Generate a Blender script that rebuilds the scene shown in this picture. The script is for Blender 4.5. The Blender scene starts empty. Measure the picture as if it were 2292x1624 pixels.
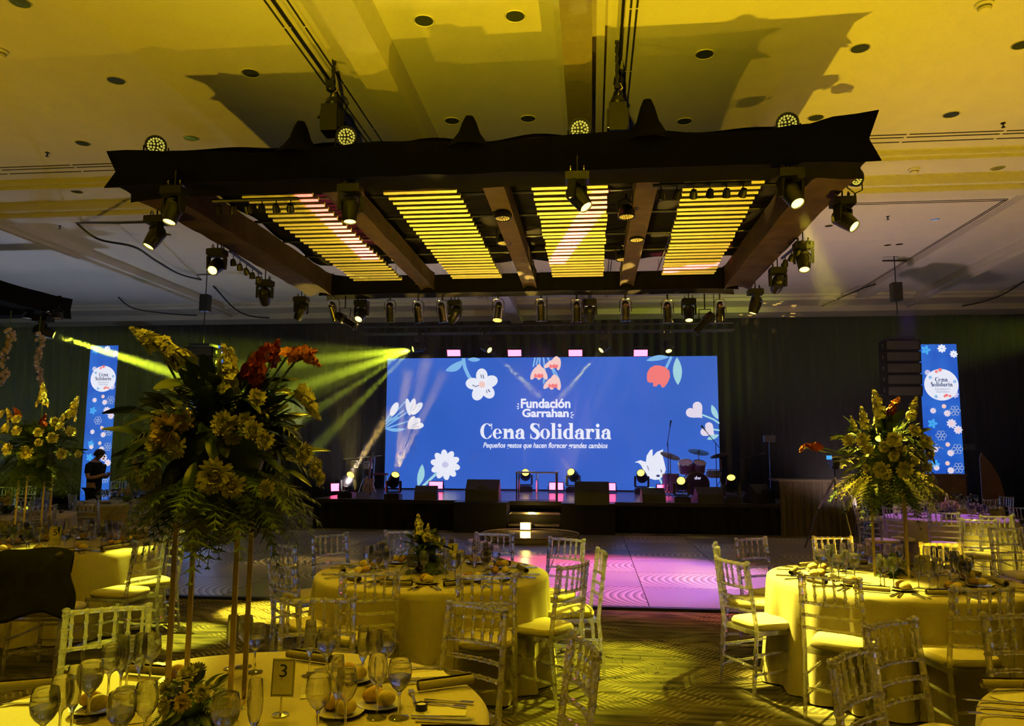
import bpy, math, random
from mathutils import Vector, Matrix, Euler
random.seed(7)
R = math.radians
scene = bpy.context.scene
COL = scene.collection

# ------------------------------------------------------------------ camera
FPX, IW, IH = 1700.0, 2292.0, 1624.0
CAM = Vector((0, 0, 1.67))
YAW, PITCH, ROLL = R(6.0), R(6.8), R(-0.3)
ROT = Matrix.Rotation(YAW, 3, 'Z') @ Matrix.Rotation(PITCH, 3, 'X') @ Matrix.Rotation(ROLL, 3, 'Y')
cam_data = bpy.data.cameras.new('camera')
cam_data.sensor_fit = 'HORIZONTAL'
cam_data.sensor_width = 36.0
cam_data.lens = 36.0 * FPX / IW
cam_data.clip_end = 200
cam = bpy.data.objects.new('camera', cam_data)
COL.objects.link(cam)
cam.location = CAM
cam.rotation_euler = (ROT @ Matrix.Rotation(R(90), 3, 'X')).to_euler()
scene.camera = cam


def at(px, py, z=None, y=None):
    """the place in the hall, at height z or depth y, that the photograph shows at a pixel"""
    d = ROT @ Vector(((px - IW / 2) / FPX, 1, -(py - IH / 2) / FPX))
    t = (z - CAM.z) / d.z if z is not None else (y - CAM.y) / d.y
    return CAM + d * t


# ------------------------------------------------------------------ world, exposure
world = bpy.data.worlds.new('world')
scene.world = world
world.use_nodes = True
world.node_tree.nodes['Background'].inputs[0].default_value = (0.010, 0.008, 0.006, 1)
vs = scene.view_settings
vs.view_transform = 'Standard'
vs.look = 'None'
vs.exposure = 0.0
vs.gamma = 1.0
vs.use_curve_mapping = False
cy = scene.cycles
cy.max_bounces = 6
cy.diffuse_bounces = 2
cy.glossy_bounces = 2
cy.transmission_bounces = 5
cy.transparent_max_bounces = 16
cy.volume_bounces = 0
cy.caustics_reflective = False
cy.caustics_refractive = False
cy.sample_clamp_indirect = 3.0
cy.use_adaptive_sampling = True
cy.adaptive_threshold = 0.14
cy.adaptive_min_samples = 8
cy.use_denoising = True

YEL = (1.0, 0.80, 0.05)
LIME = (0.80, 1.0, 0.03)
AMB = (1.0, 0.62, 0.12)


def spot(name, loc, target, power, color, angle, blend=0.3, radius=0.06, gobo=None):
    l = bpy.data.lights.new(name, 'SPOT')
    l.energy = power
    l.color = color
    l.spot_size = R(angle)
    l.spot_blend = blend
    l.shadow_soft_size = radius
    o = bpy.data.objects.new(name, l)
    COL.objects.link(o)
    o.location = loc
    o.rotation_euler = (Vector(target) - Vector(loc)).to_track_quat('-Z', 'Y').to_euler()
    if gobo:
        gobo(l)
    return o


def point(name, loc, power, color, radius=0.1):
    l = bpy.data.lights.new(name, 'POINT')
    l.energy = power
    l.color = color
    l.shadow_soft_size = radius
    o = bpy.data.objects.new(name, l)
    COL.objects.link(o)
    o.location = loc
    return o


def gobo_dots(scale, thr):
    """a metal pattern plate in the lamp: light passes only where the cells are open"""
    def f(l):
        l.use_nodes = True
        nt = l.node_tree
        em = nt.nodes['Emission']
        tc = nt.nodes.new('ShaderNodeTexCoord')
        sx = nt.nodes.new('ShaderNodeSeparateXYZ')
        nt.links.new(tc.outputs['Normal'], sx.inputs[0])
        dx = nt.nodes.new('ShaderNodeMath'); dx.operation = 'DIVIDE'
        dy = nt.nodes.new('ShaderNodeMath'); dy.operation = 'DIVIDE'
        for d, k in ((dx, 0), (dy, 1)):
            nt.links.new(sx.outputs[k], d.inputs[0])
            nt.links.new(sx.outputs[2], d.inputs[1])
        cb = nt.nodes.new('ShaderNodeCombineXYZ')
        nt.links.new(dx.outputs[0], cb.inputs[0])
        nt.links.new(dy.outputs[0], cb.inputs[1])
        v = nt.nodes.new('ShaderNodeTexVoronoi')
        v.inputs['Scale'].default_value = scale
        nt.links.new(cb.outputs[0], v.inputs['Vector'])
        r = nt.nodes.new('ShaderNodeMapRange')
        r.inputs[1].default_value = thr * 0.75
        r.inputs[2].default_value = thr
        r.inputs[3].default_value = 1.0
        r.inputs[4].default_value = 0.0
        nt.links.new(v.outputs['Distance'], r.inputs[0])
        nt.links.new(r.outputs[0], em.inputs['Strength'])
    return f


def gobo_bar(half_w, half_l, turn):
    """a slotted plate in the lamp that lets a long narrow strip of light pass"""
    def f(l):
        l.use_nodes = True
        nt = l.node_tree
        em = nt.nodes['Emission']
        N, L = nt.nodes.new, nt.links.new
        tc = N('ShaderNodeTexCoord')
        mp = N('ShaderNodeMapping'); mp.inputs['Rotation'].default_value = (0, 0, turn)
        L(tc.outputs['Normal'], mp.inputs['Vector'])
        sx = N('ShaderNodeSeparateXYZ'); L(mp.outputs['Vector'], sx.inputs[0])
        last = None
        for k, h in ((0, half_w), (1, half_l)):
            d = N('ShaderNodeMath'); d.operation = 'DIVIDE'
            L(sx.outputs[k], d.inputs[0]); L(sx.outputs[2], d.inputs[1])
            ab = N('ShaderNodeMath'); ab.operation = 'ABSOLUTE'; L(d.outputs[0], ab.inputs[0])
            lt = N('ShaderNodeMath'); lt.operation = 'LESS_THAN'; lt.inputs[1].default_value = h
            L(ab.outputs[0], lt.inputs[0])
            if last is None:
                last = lt
            else:
                mu = N('ShaderNodeMath'); mu.operation = 'MULTIPLY'
                L(last.outputs[0], mu.inputs[0]); L(lt.outputs[0], mu.inputs[1])
                last = mu
        L(last.outputs[0], em.inputs['Strength'])
    return f


# ------------------------------------------------------------------ large added lights that fill the hall
# unseen yellow lamps added to light the ceiling, in place of bounce from the tables
spot('ceiling_fill_a', (2.85, 7.35, 0.30), (2.6, 8.6, 6.0), 900, (1.0, 0.64, 0.010), 150, 0.9, 0.05)
spot('ceiling_fill_b', (-0.6, -1.6, 2.3), (-0.6, 1.1, 6.0), 6200, (0.95, 0.70, 0.010), 84, 0.7, 0.08)
spot('ceiling_fill_c', (-7.2, 5.0, 0.25), (-6.9, 6.6, 6.0), 650, (1.0, 0.62, 0.012), 140, 0.9, 0.1)
spot('ceiling_fill_d', (6.6, 6.4, 0.25), (6.5, 8.5, 6.0), 680, (1.0, 0.60, 0.016), 130, 0.9, 0.1)
# unseen lamps added to tint the ceiling behind the truss
spot('wash_a', (-5.5, 17.0, 0.9), (-6.5, 17.0, 6.0), 300, (1.0, 0.80, 0.78), 150, 1.0, 0.2)
spot('wash_b', (4.5, 15.0, 0.6), (6.0, 16.0, 6.0), 380, (0.95, 0.66, 0.66), 150, 1.0, 0.2)
spot('wash_c', (-13.0, 15.0, 0.9), (-13.0, 16.0, 6.0), 280, (0.60, 0.68, 0.95), 150, 1.0, 0.2)


# ------------------------------------------------------------------ helpers
class MB:
    def __init__(s):
        s.v = []
        s.f = []

    def add(s, v, f):
        b = len(s.v)
        s.v += [tuple(p) for p in v]
        s.f += [tuple(i + b for i in q) for q in f]
        return s

    def box(s, x0, x1, y0, y1, z0, z1, M=None):
        v = [Vector(p) for p in ((x0, y0, z0), (x1, y0, z0), (x1, y1, z0), (x0, y1, z0),
                                 (x0, y0, z1), (x1, y0, z1), (x1, y1, z1), (x0, y1, z1))]
        if M is not None:
            v = [M @ p for p in v]
        return s.add(v, [(0, 3, 2, 1), (4, 5, 6, 7), (0, 1, 5, 4), (1, 2, 6, 5), (2, 3, 7, 6), (3, 0, 4, 7)])

    def tube(s, pts, rs, n=8, cap=True):
        pts = [Vector(p) for p in pts]
        if not isinstance(rs, (list, tuple)):
            rs = [rs] * len(pts)
        v, f = [], []
        prev = None
        for i, p in enumerate(pts):
            a = pts[max(i - 1, 0)]
            b = pts[min(i + 1, len(pts) - 1)]
            t = (b - a)
            t = t.normalized() if t.length > 1e-9 else Vector((0, 0, 1))
            if prev is None:
                u = t.cross(Vector((0, 0, 1)) if abs(t.z) < 0.9 else Vector((1, 0, 0))).normalized()
            else:
                u = (prev - t * prev.dot(t)).normalized()
            prev = u
            w = t.cross(u)
            for k in range(n):
                a_ = 2 * math.pi * k / n
                v.append(p + (u * math.cos(a_) + w * math.sin(a_)) * rs[i])
        for i in range(len(pts) - 1):
            for k in range(n):
                k2 = (k + 1) % n
                f.append((i * n + k, i * n + k2, (i + 1) * n + k2, (i + 1) * n + k))
        if cap:
            f.append(tuple(range(n - 1, -1, -1)))
            f.append(tuple((len(pts) - 1) * n + k for k in range(n)))
        return s.add(v, f)

    def cyl(s, p0, p1, r0, r1=None, n=10, cap=True):
        return s.tube([p0, p1], [r0, r0 if r1 is None else r1], n, cap)

    def lathe(s, prof, n=16, M=None, close=False):
        v, f = [], []
        for r, z in prof:
            for k in range(n):
                a = 2 * math.pi * k / n
                p = Vector((r * math.cos(a), r * math.sin(a), z))
                v.append(M @ p if M is not None else p)
        m = len(prof)
        for i in range(m - 1):
            for k in range(n):
                k2 = (k + 1) % n
                f.append((i * n + k, i * n + k2, (i + 1) * n + k2, (i + 1) * n + k))
        if close:
            f.append(tuple(range(n - 1, -1, -1)))
            f.append(tuple((m - 1) * n + k for k in range(n)))
        return s.add(v, f)

    def ball(s, c, r, n=8, m=6, sq=(1, 1, 1)):
        c = Vector(c)
        v, f = [], []
        for i in range(m + 1):
            th = math.pi * i / m
            for k in range(n):
                a = 2 * math.pi * k / n
                v.append(c + Vector((r * sq[0] * math.sin(th) * math.cos(a), r * sq[1] * math.sin(th) * math.sin(a), -r * sq[2] * math.cos(th))))
        for i in range(m):
            for k in range(n):
                k2 = (k + 1) % n
                f.append((i * n + k, i * n + k2, (i + 1) * n + k2, (i + 1) * n + k))
        return s.add(v, f)

    def grid(s, fn, nu, nv):
        v = [fn(i / nu, j / nv) for j in range(nv + 1) for i in range(nu + 1)]
        f = [(j * (nu + 1) + i, j * (nu + 1) + i + 1, (j + 1) * (nu + 1) + i + 1, (j + 1) * (nu + 1) + i) for j in range(nv) for i in range(nu)]
        return s.add(v, f)

    def mesh(s, name, mat, smooth=True, ang=40):
        me = bpy.data.meshes.new(name)
        me.from_pydata(s.v, [], s.f)
        if smooth:
            me.polygons.foreach_set('use_smooth', [True] * len(me.polygons))
            me.set_sharp_from_angle(angle=R(ang))
        me.materials.append(mat)
        me.update()
        return me

    def build(s, name, mat, parent=None, loc=(0, 0, 0), rot=(0, 0, 0), smooth=True, ang=40):
        return ob(name, s.mesh(name, mat, smooth, ang), parent, loc, rot)


def ob(name, me, parent=None, loc=(0, 0, 0), rot=(0, 0, 0)):
    o = bpy.data.objects.new(name, me)
    COL.objects.link(o)
    o.parent = parent
    o.location = loc
    o.rotation_euler = rot
    return o


def tag(o, label=None, cat=None, group=None, kind=None):
    if label: o['label'] = label
    if cat: o['category'] = cat
    if group: o['group'] = group
    if kind: o['kind'] = kind
    return o


def thing(name, label, cat, loc=(0, 0, 0), rz=0.0, group=None):
    o = ob(name, None, None, loc, (0, 0, rz))
    o.empty_display_size = 0.1
    return tag(o, label, cat, group)


KIDS = {}


def kids(o):
    return list(o.children)


def copy_tree(o, parent=None):
    c = o.copy()
    COL.objects.link(c)
    c.parent = parent
    for ch in kids(o):
        copy_tree(ch, c)
    return c


def clone(proto, first, loc, rz, label, group=None):
    """the prototype itself the first time, a copy with copied parts afterwards"""
    o = proto if first else copy_tree(proto)
    o.location = loc
    o.rotation_euler = (0, 0, rz)
    tag(o, label, None, group)
    return o


ORD = ['first', 'second', 'third', 'fourth', 'fifth', 'sixth', 'seventh', 'eighth', 'ninth', 'tenth', 'eleventh', 'twelfth',
       'thirteenth', 'fourteenth', 'fifteenth', 'sixteenth', 'seventeenth', 'eighteenth', 'nineteenth', 'twentieth']


# ------------------------------------------------------------------ materials
def nodes_of(name):
    m = bpy.data.materials.new(name)
    m.use_nodes = True
    nt = m.node_tree
    return m, nt, nt.nodes['Principled BSDF']


def mat(name, col, rough=0.5, metal=0.0, var=0.15, scale=12.0, bump=0.0, emit=None, es=0.0, coat=0.0, sheen=0.0, spec=0.5, obj=True):
    m, nt, b = nodes_of(name)
    tc = nt.nodes.new('ShaderNodeTexCoord')
    n = nt.nodes.new('ShaderNodeTexNoise')
    n.inputs['Scale'].default_value = scale
    n.inputs['Detail'].default_value = 4
    nt.links.new(tc.outputs['Object'], n.inputs['Vector'])
    cr = nt.nodes.new('ShaderNodeValToRGB')
    cr.color_ramp.elements[0].position = 0.3
    cr.color_ramp.elements[1].position = 0.7
    cr.color_ramp.elements[0].color = tuple(c * (1 - var) for c in col) + (1,)
    cr.color_ramp.elements[1].color = tuple(min(1, c * (1 + var)) for c in col) + (1,)
    nt.links.new(n.outputs['Fac'], cr.inputs['Fac'])
    nt.links.new(cr.outputs['Color'], b.inputs['Base Color'])
    b.inputs['Roughness'].default_value = rough
    b.inputs['Metallic'].default_value = metal
    b.inputs['Specular IOR Level'].default_value = spec
    if coat:
        b.inputs['Coat Weight'].default_value = coat
        b.inputs['Coat Roughness'].default_value = 0.1
    if sheen:
        b.inputs['Sheen Weight'].default_value = sheen
    if emit:
        b.inputs['Emission Color'].default_value = tuple(emit) + (1,)
        b.inputs['Emission Strength'].default_value = es
    if bump:
        bp = nt.nodes.new('ShaderNodeBump')
        bp.inputs['Strength'].default_value = bump
        bp.inputs['Distance'].default_value = 0.01
        nt.links.new(n.outputs['Fac'], bp.inputs['Height'])
        nt.links.new(bp.outputs['Normal'], b.inputs['Normal'])
    return m


def emit_mat(name, col, s):
    """a lit screen pixel or lamp face"""
    m, nt, b = nodes_of(name)
    b.inputs['Base Color'].default_value = (0.02, 0.02, 0.02, 1)
    b.inputs['Roughness'].default_value = 0.5
    b.inputs['Emission Color'].default_value = tuple(col) + (1,)
    b.inputs['Emission Strength'].default_value = s
    return m


def clear_mat(name, tint, rough, body, body_col, ior=1.45, refr=0.4, skin=(.05, .5)):
    """clear plastic or glass: partly refracting, a bright skin and a little cloudiness in the body"""
    m, nt, b = nodes_of(name)
    nt.nodes.remove(b)
    out = nt.nodes['Material Output']
    N = nt.nodes.new
    L = nt.links.new
    tr = N('ShaderNodeBsdfTransparent'); tr.inputs[0].default_value = tuple(tint) + (1,)
    gl = N('ShaderNodeBsdfGlass'); gl.inputs['Roughness'].default_value = rough; gl.inputs['IOR'].default_value = ior
    gl.inputs[0].default_value = tuple(tint) + (1,)
    m0 = N('ShaderNodeMixShader'); m0.inputs[0].default_value = refr
    L(tr.outputs[0], m0.inputs[1]); L(gl.outputs[0], m0.inputs[2])
    df = N('ShaderNodeBsdfDiffuse'); df.inputs[0].default_value = tuple(body_col) + (1,)
    tl = N('ShaderNodeBsdfTranslucent'); tl.inputs[0].default_value = tuple(body_col) + (1,)
    md = N('ShaderNodeMixShader'); md.inputs[0].default_value = 0.5
    L(df.outputs[0], md.inputs[1]); L(tl.outputs[0], md.inputs[2])
    n = N('ShaderNodeTexNoise'); n.inputs['Scale'].default_value = 30
    mb = N('ShaderNodeMapRange'); mb.inputs[3].default_value = body * 0.7; mb.inputs[4].default_value = body * 1.3
    L(n.outputs['Fac'], mb.inputs[0])
    m1 = N('ShaderNodeMixShader')
    L(mb.outputs[0], m1.inputs[0]); L(m0.outputs[0], m1.inputs[1]); L(md.outputs[0], m1.inputs[2])
    gs = N('ShaderNodeBsdfGlossy'); gs.inputs['Roughness'].default_value = max(rough, .05)
    lw = N('ShaderNodeLayerWeight'); lw.inputs[0].default_value = .5
    pw = N('ShaderNodeMath'); pw.operation = 'POWER'; pw.inputs[1].default_value = 2.5
    L(lw.outputs['Facing'], pw.inputs[0])
    fm = N('ShaderNodeMapRange'); fm.inputs[3].default_value = skin[0]; fm.inputs[4].default_value = skin[1]
    L(pw.outputs[0], fm.inputs[0])
    m2 = N('ShaderNodeMixShader')
    L(fm.outputs[0], m2.inputs[0]); L(m1.outputs[0], m2.inputs[1]); L(gs.outputs[0], m2.inputs[2])
    L(m2.outputs[0], out.inputs['Surface'])
    return m


def nd(nt, typ, **kw):
    n = nt.nodes.new(typ)
    for k, v in kw.items():
        setattr(n, k, v)
    return n


M = {}
M['ceiling'] = mat('ceiling_plaster', (0.62, 0.59, 0.55), 0.75, var=0.03, scale=3)
M['trim'] = mat('ceiling_trim', (0.58, 0.55, 0.50), 0.6, var=0.03)
M['gloss_beam'] = mat('lacquered_beam', (0.30, 0.26, 0.22), 0.12, var=0.05, coat=0.6)
M['slot'] = mat('slot_black', (0.015, 0.014, 0.012), 0.6)
M['curtain'] = mat('black_velvet', (0.012, 0.012, 0.010), 0.9, var=0.3, scale=40, sheen=0.1, spec=0.1)
M['drape'] = mat('brown_drape', (0.10, 0.075, 0.035), 0.85, var=0.2, scale=30)
M['fabric'] = mat('black_stretch_fabric', (0.003, 0.0025, 0.002), 0.85, var=0.3, scale=8, spec=0.06, bump=0.1)
M['lining'] = mat('dark_lining', (0.030, 0.018, 0.009), 0.75, var=0.4, scale=5, spec=0.2, bump=0.15)
M['slat'] = mat('pale_slat', (0.62, 0.56, 0.42), 0.55, var=0.06)
M['black_metal'] = mat('black_metal', (0.007, 0.007, 0.008), 0.42, var=0.2, spec=0.4)
M['black_plastic'] = mat('black_plastic', (0.009, 0.009, 0.010), 0.38, var=0.2, spec=0.4)
M['chrome'] = mat('chrome', (0.75, 0.73, 0.70), 0.16, 1.0, var=0.05)
M['steel'] = mat('cutlery_steel', (0.72, 0.70, 0.66), 0.18, 1.0, var=0.03)
M['gold'] = mat('brushed_gold', (0.62, 0.48, 0.22), 0.34, 0.8, var=0.08)
M['cloth'] = mat('beige_tablecloth', (0.44, 0.385, 0.29), 0.85, var=0.05, scale=60, bump=0.06, sheen=0.1, spec=0.2)
M['cloth_white'] = mat('pale_tablecloth', (0.66, 0.60, 0.48), 0.85, var=0.05, scale=60, bump=0.06, spec=0.2)
M['cushion'] = mat('ivory_cushion', (0.62, 0.55, 0.43), 0.7, var=0.04, scale=30, bump=0.04)
M['napkin'] = mat('taupe_napkin', (0.26, 0.22, 0.17), 0.9, var=0.1, scale=50)
M['napkin_dark'] = mat('olive_napkin', (0.14, 0.12, 0.08), 0.9, var=0.1, scale=50)
M['china'] = mat('glazed_china', (0.62, 0.58, 0.50), 0.2, var=0.02, coat=0.4)
M['bread'] = mat('bread_crust', (0.42, 0.25, 0.10), 0.7, var=0.35, scale=14, bump=0.2)
M['bread_pale'] = mat('floured_bread', (0.62, 0.48, 0.28), 0.75, var=0.2, scale=14, bump=0.2)
M['paper'] = mat('menu_paper', (0.62, 0.57, 0.47), 0.8, var=0.03)
M['ink'] = mat('black_ink', (0.012, 0.012, 0.014), 0.6)
M['wax'] = mat('candle_wax', (0.75, 0.70, 0.55), 0.4, var=0.05)
M['acrylic'] = clear_mat('clear_acrylic', (0.99, 0.98, 0.95), 0.045, 0.17, (0.88, 0.85, 0.76), 1.49, .6, (.04, .6))
M['glass'] = clear_mat('wine_glass', (0.99, 0.99, 0.98), 0.0, 0.012, (0.9, 0.9, 0.88), 1.45, .85, (.0, .1))
M['water'] = clear_mat('water', (0.96, 0.97, 0.98), 0.0, 0.02, (0.8, 0.82, 0.85), 1.33, .9, (.0, .1))
M['petal'] = mat('cream_petal', (0.72, 0.68, 0.52), 0.6, var=0.10, scale=20)
M['petal_warm'] = mat('blush_petal', (0.70, 0.52, 0.36), 0.6, var=0.15, scale=20)
M['petal_red'] = mat('red_petal', (0.34, 0.035, 0.025), 0.55, var=0.3, scale=20)
M['petal_orange'] = mat('orange_petal', (0.62, 0.17, 0.05), 0.55, var=0.3, scale=20)
M['leaf'] = mat('glossy_leaf', (0.028, 0.055, 0.014), 0.35, var=0.35, scale=9, spec=0.5)
M['fern'] = mat('fern_green', (0.035, 0.075, 0.018), 0.55, var=0.4, scale=9)
M['stem'] = mat('green_stem', (0.12, 0.20, 0.05), 0.5, var=0.2)
M['skin'] = mat('skin', (0.52, 0.28, 0.17), 0.5, var=0.08, scale=6)
M['hair'] = mat('dark_hair', (0.015, 0.010, 0.008), 0.5, var=0.3, scale=60, bump=0.3)
M['tshirt'] = mat('black_tshirt', (0.012, 0.012, 0.013), 0.9, var=0.2, scale=20, spec=0.2)
M['jacket'] = mat('black_jacket', (0.010, 0.010, 0.014), 0.85, var=0.3, scale=20, bump=0.2, spec=0.25)
M['lens_y'] = emit_mat('yellow_lens', (1.0, 0.70, 0.11), 7.0)
M['lens_lime'] = emit_mat('lime_lens', (0.78, 1.0, 0.04), 16.0)
M['lens_amber'] = emit_mat('amber_lens', (1.0, 0.56, 0.05), 6.0)
M['lens_off'] = mat('dark_lens', (0.05, 0.06, 0.05), 0.1, var=0.1, coat=1.0)
M['led_bead'] = mat('led_bead', (0.45, 0.47, 0.18), 0.25, var=0.1, coat=0.6, emit=(1.0, .9, .15), es=.45)
M['led_bead_pale'] = mat('pale_led_bead', (0.60, 0.52, 0.48), 0.25, var=0.1, coat=0.6)
M['pink_panel'] = emit_mat('pink_led_face', (1.0, 0.09, 0.22), 7.0)
M['warm_lamp'] = emit_mat('warm_step_lamp', (1.0, 0.66, 0.16), 10.0)


def carpet():
    m, nt, b = nodes_of('patterned_carpet')
    L = nt.links.new
    tc = nd(nt, 'ShaderNodeTexCoord')
    ns = nd(nt, 'ShaderNodeTexNoise'); ns.inputs['Scale'].default_value = 0.9; ns.inputs['Detail'].default_value = 3
    L(tc.outputs['Object'], ns.inputs['Vector'])
    strokes = []
    for ang, s, off in ((38, 8.5, 0.0), (-42, 8.5, 3.1)):
        mp = nd(nt, 'ShaderNodeMapping'); mp.inputs['Rotation'].default_value = (0, 0, R(ang))
        mp.inputs['Location'].default_value = (off, off, 0)
        L(tc.outputs['Object'], mp.inputs['Vector'])
        w = nd(nt, 'ShaderNodeTexWave'); w.inputs['Scale'].default_value = s * 0.85; w.inputs['Distortion'].default_value = 1.3
        w.inputs['Detail'].default_value = 3; w.inputs['Detail Scale'].default_value = 1.6
        L(mp.outputs['Vector'], w.inputs['Vector'])
        # breaks along the stroke
        w2 = nd(nt, 'ShaderNodeTexWave'); w2.bands_direction = 'Y'; w2.inputs['Scale'].default_value = 1.6; w2.inputs['Distortion'].default_value = 6
        w2.inputs['Detail'].default_value = 2
        L(mp.outputs['Vector'], w2.inputs['Vector'])
        r1 = nd(nt, 'ShaderNodeMapRange'); r1.inputs[1].default_value = 0.62; r1.inputs[2].default_value = 0.8
        L(w.outputs['Fac'], r1.inputs[0])
        r2 = nd(nt, 'ShaderNodeMapRange'); r2.inputs[1].default_value = 0.15; r2.inputs[2].default_value = 0.4
        L(w2.outputs['Fac'], r2.inputs[0])
        n2 = nd(nt, 'ShaderNodeTexNoise'); n2.inputs['Scale'].default_value = 1.1
        L(mp.outputs['Vector'], n2.inputs['Vector'])
        r3 = nd(nt, 'ShaderNodeMapRange'); r3.inputs[1].default_value = 0.5; r3.inputs[2].default_value = 0.6
        L(n2.outputs['Fac'], r3.inputs[0])
        mu = nd(nt, 'ShaderNodeMath', operation='MULTIPLY'); L(r1.outputs[0], mu.inputs[0]); L(r2.outputs[0], mu.inputs[1])
        mv = nd(nt, 'ShaderNodeMath', operation='MULTIPLY'); L(mu.outputs[0], mv.inputs[0]); L(r3.outputs[0], mv.inputs[1])
        strokes.append(mv)
    mx = nd(nt, 'ShaderNodeMath', operation='MAXIMUM'); L(strokes[0].outputs[0], mx.inputs[0]); L(strokes[1].outputs[0], mx.inputs[1])
    mp = nd(nt, 'ShaderNodeMapping'); mp.inputs['Scale'].default_value = (2, 14, 1); mp.inputs['Rotation'].default_value = (0, 0, R(12))
    L(tc.outputs['Object'], mp.inputs['Vector'])
    n3 = nd(nt, 'ShaderNodeTexNoise'); n3.inputs['Scale'].default_value = 1.0; n3.inputs['Detail'].default_value = 6
    L(mp.outputs['Vector'], n3.inputs['Vector'])
    cr = nd(nt, 'ShaderNodeValToRGB')
    cr.color_ramp.elements[0].position = 0.35; cr.color_ramp.elements[0].color = (0.030, 0.026, 0.018, 1)
    cr.color_ramp.elements[1].position = 0.72; cr.color_ramp.elements[1].color = (0.17, 0.15, 0.09, 1)
    L(n3.outputs['Fac'], cr.inputs['Fac'])
    mix = nd(nt, 'ShaderNodeMix', data_type='RGBA'); mix.inputs['B'].default_value = (0.34, 0.29, 0.18, 1)
    L(mx.outputs[0], mix.inputs['Factor']); L(cr.outputs['Color'], mix.inputs['A'])
    L(mix.outputs['Result'], b.inputs['Base Color'])
    b.inputs['Roughness'].default_value = 0.95
    b.inputs['Specular IOR Level'].default_value = 0.15
    n4 = nd(nt, 'ShaderNodeTexNoise'); n4.inputs['Scale'].default_value = 160
    L(tc.outputs['Object'], n4.inputs['Vector'])
    bp = nd(nt, 'ShaderNodeBump'); bp.inputs['Strength'].default_value = 0.5; bp.inputs['Distance'].default_value = 0.01
    L(n4.outputs['Fac'], bp.inputs['Height']); L(bp.outputs['Normal'], b.inputs['Normal'])
    return m


def floor_tile(swirl):
    m, nt, b = nodes_of('swirl_brushed_tile' if swirl else 'grained_tile')
    L = nt.links.new
    tc = nd(nt, 'ShaderNodeTexCoord')
    mp = nd(nt, 'ShaderNodeMapping')
    L(tc.outputs['Object'], mp.inputs['Vector'])
    if swirl:
        # rows of brushed crescents, as from a rotary sander
        sx = nd(nt, 'ShaderNodeSeparateXYZ'); L(mp.outputs['Vector'], sx.inputs[0])
        y2 = nd(nt, 'ShaderNodeMath', operation='POWER'); y2.inputs[1].default_value = 2.0
        ay = nd(nt, 'ShaderNodeMath', operation='ABSOLUTE'); L(sx.outputs[1], ay.inputs[0]); L(ay.outputs[0], y2.inputs[0])
        sc = nd(nt, 'ShaderNodeMath', operation='MULTIPLY'); sc.inputs[1].default_value = -0.75; L(y2.outputs[0], sc.inputs[0])
        ad = nd(nt, 'ShaderNodeMath', operation='ADD'); L(sx.outputs[0], ad.inputs[0]); L(sc.outputs[0], ad.inputs[1])
        cb = nd(nt, 'ShaderNodeCombineXYZ'); L(ad.outputs[0], cb.inputs[0])
        w = nd(nt, 'ShaderNodeTexWave', wave_type='BANDS', bands_direction='X', wave_profile='SAW'); w.inputs['Scale'].default_value = 3.4
        w.inputs['Distortion'].default_value = 0.6; w.inputs['Detail'].default_value = 3
        L(cb.outputs[0], w.inputs['Vector'])
        h = w.outputs['Fac']
    else:
        mp.inputs['Scale'].default_value = (1.2, 22, 1)
        n = nd(nt, 'ShaderNodeTexNoise'); n.inputs['Scale'].default_value = 2.0; n.inputs['Detail'].default_value = 6
        L(mp.outputs['Vector'], n.inputs['Vector'])
        h = n.outputs['Fac']
    cr = nd(nt, 'ShaderNodeValToRGB')
    cr.color_ramp.elements[0].position = 0.25; cr.color_ramp.elements[0].color = ((0.20, 0.18, 0.18, 1) if swirl else (0.30, 0.27, 0.30, 1))
    cr.color_ramp.elements[1].position = 0.8; cr.color_ramp.elements[1].color = ((0.60, 0.55, 0.52, 1) if swirl else (0.40, 0.36, 0.38, 1))
    L(h, cr.inputs['Fac']); L(cr.outputs['Color'], b.inputs['Base Color'])
    b.inputs['Roughness'].default_value = 0.34 if swirl else 0.30
    b.inputs['Metallic'].default_value = 0.35
    bp = nd(nt, 'ShaderNodeBump'); bp.inputs['Strength'].default_value = 0.35 if swirl else 0.12; bp.inputs['Distance'].default_value = 0.01
    L(h, bp.inputs['Height']); L(bp.outputs['Normal'], b.inputs['Normal'])
    return m


M['carpet'] = carpet()
M['tile_swirl'] = floor_tile(True)
M['tile_grain'] = floor_tile(False)
M['deck'] = mat('stage_deck', (0.10, 0.09, 0.10), 0.28, var=0.2, scale=4, coat=0.2)

# ------------------------------------------------------------------ the hall
XL, XR, YN, YF, ZC = -19.0, 14.0, -4.0, 23.4, 6.0


def structure(name, mb, m, label=None, smooth=False):
    o = mb.build(name, m, None, smooth=smooth)
    return tag(o, label, None, None, 'structure')


structure('floor', MB().box(XL, XR, YN, YF, -0.1, 0), M['carpet'], 'dark carpet with pale hatched stroke pattern')
structure('ceiling', MB().box(XL, XR, YN, YF, ZC, ZC + 0.1), M['ceiling'], 'pale plaster ceiling lit yellow')


def pleated(x0, x1, y, z0, z1, pitch=0.32, amp=0.06, axis='x', th=0.02):
    mb = MB()
    n = int((x1 - x0) / pitch * 6)
    rng = random.Random(int(x0 * 10) + 77)
    ph = [0]
    for i in range(n):
        ph.append(ph[-1] + 2 * math.pi / 6 * rng.uniform(0.6, 1.4))
    for side in (0, 1):
        vs_, fs = [], []
        for i in range(n + 1):
            t = x0 + (x1 - x0) * i / n
            a = amp * math.sin(ph[i]) + side * th
            for z in (z0, z1):
                vs_.append((t, y + a, z) if axis == 'x' else (y + a, t, z))
        for i in range(n):
            fs.append((2 * i, 2 * i + 2, 2 * i + 3, 2 * i + 1))
        mb.add(vs_, fs)
    return mb


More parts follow.
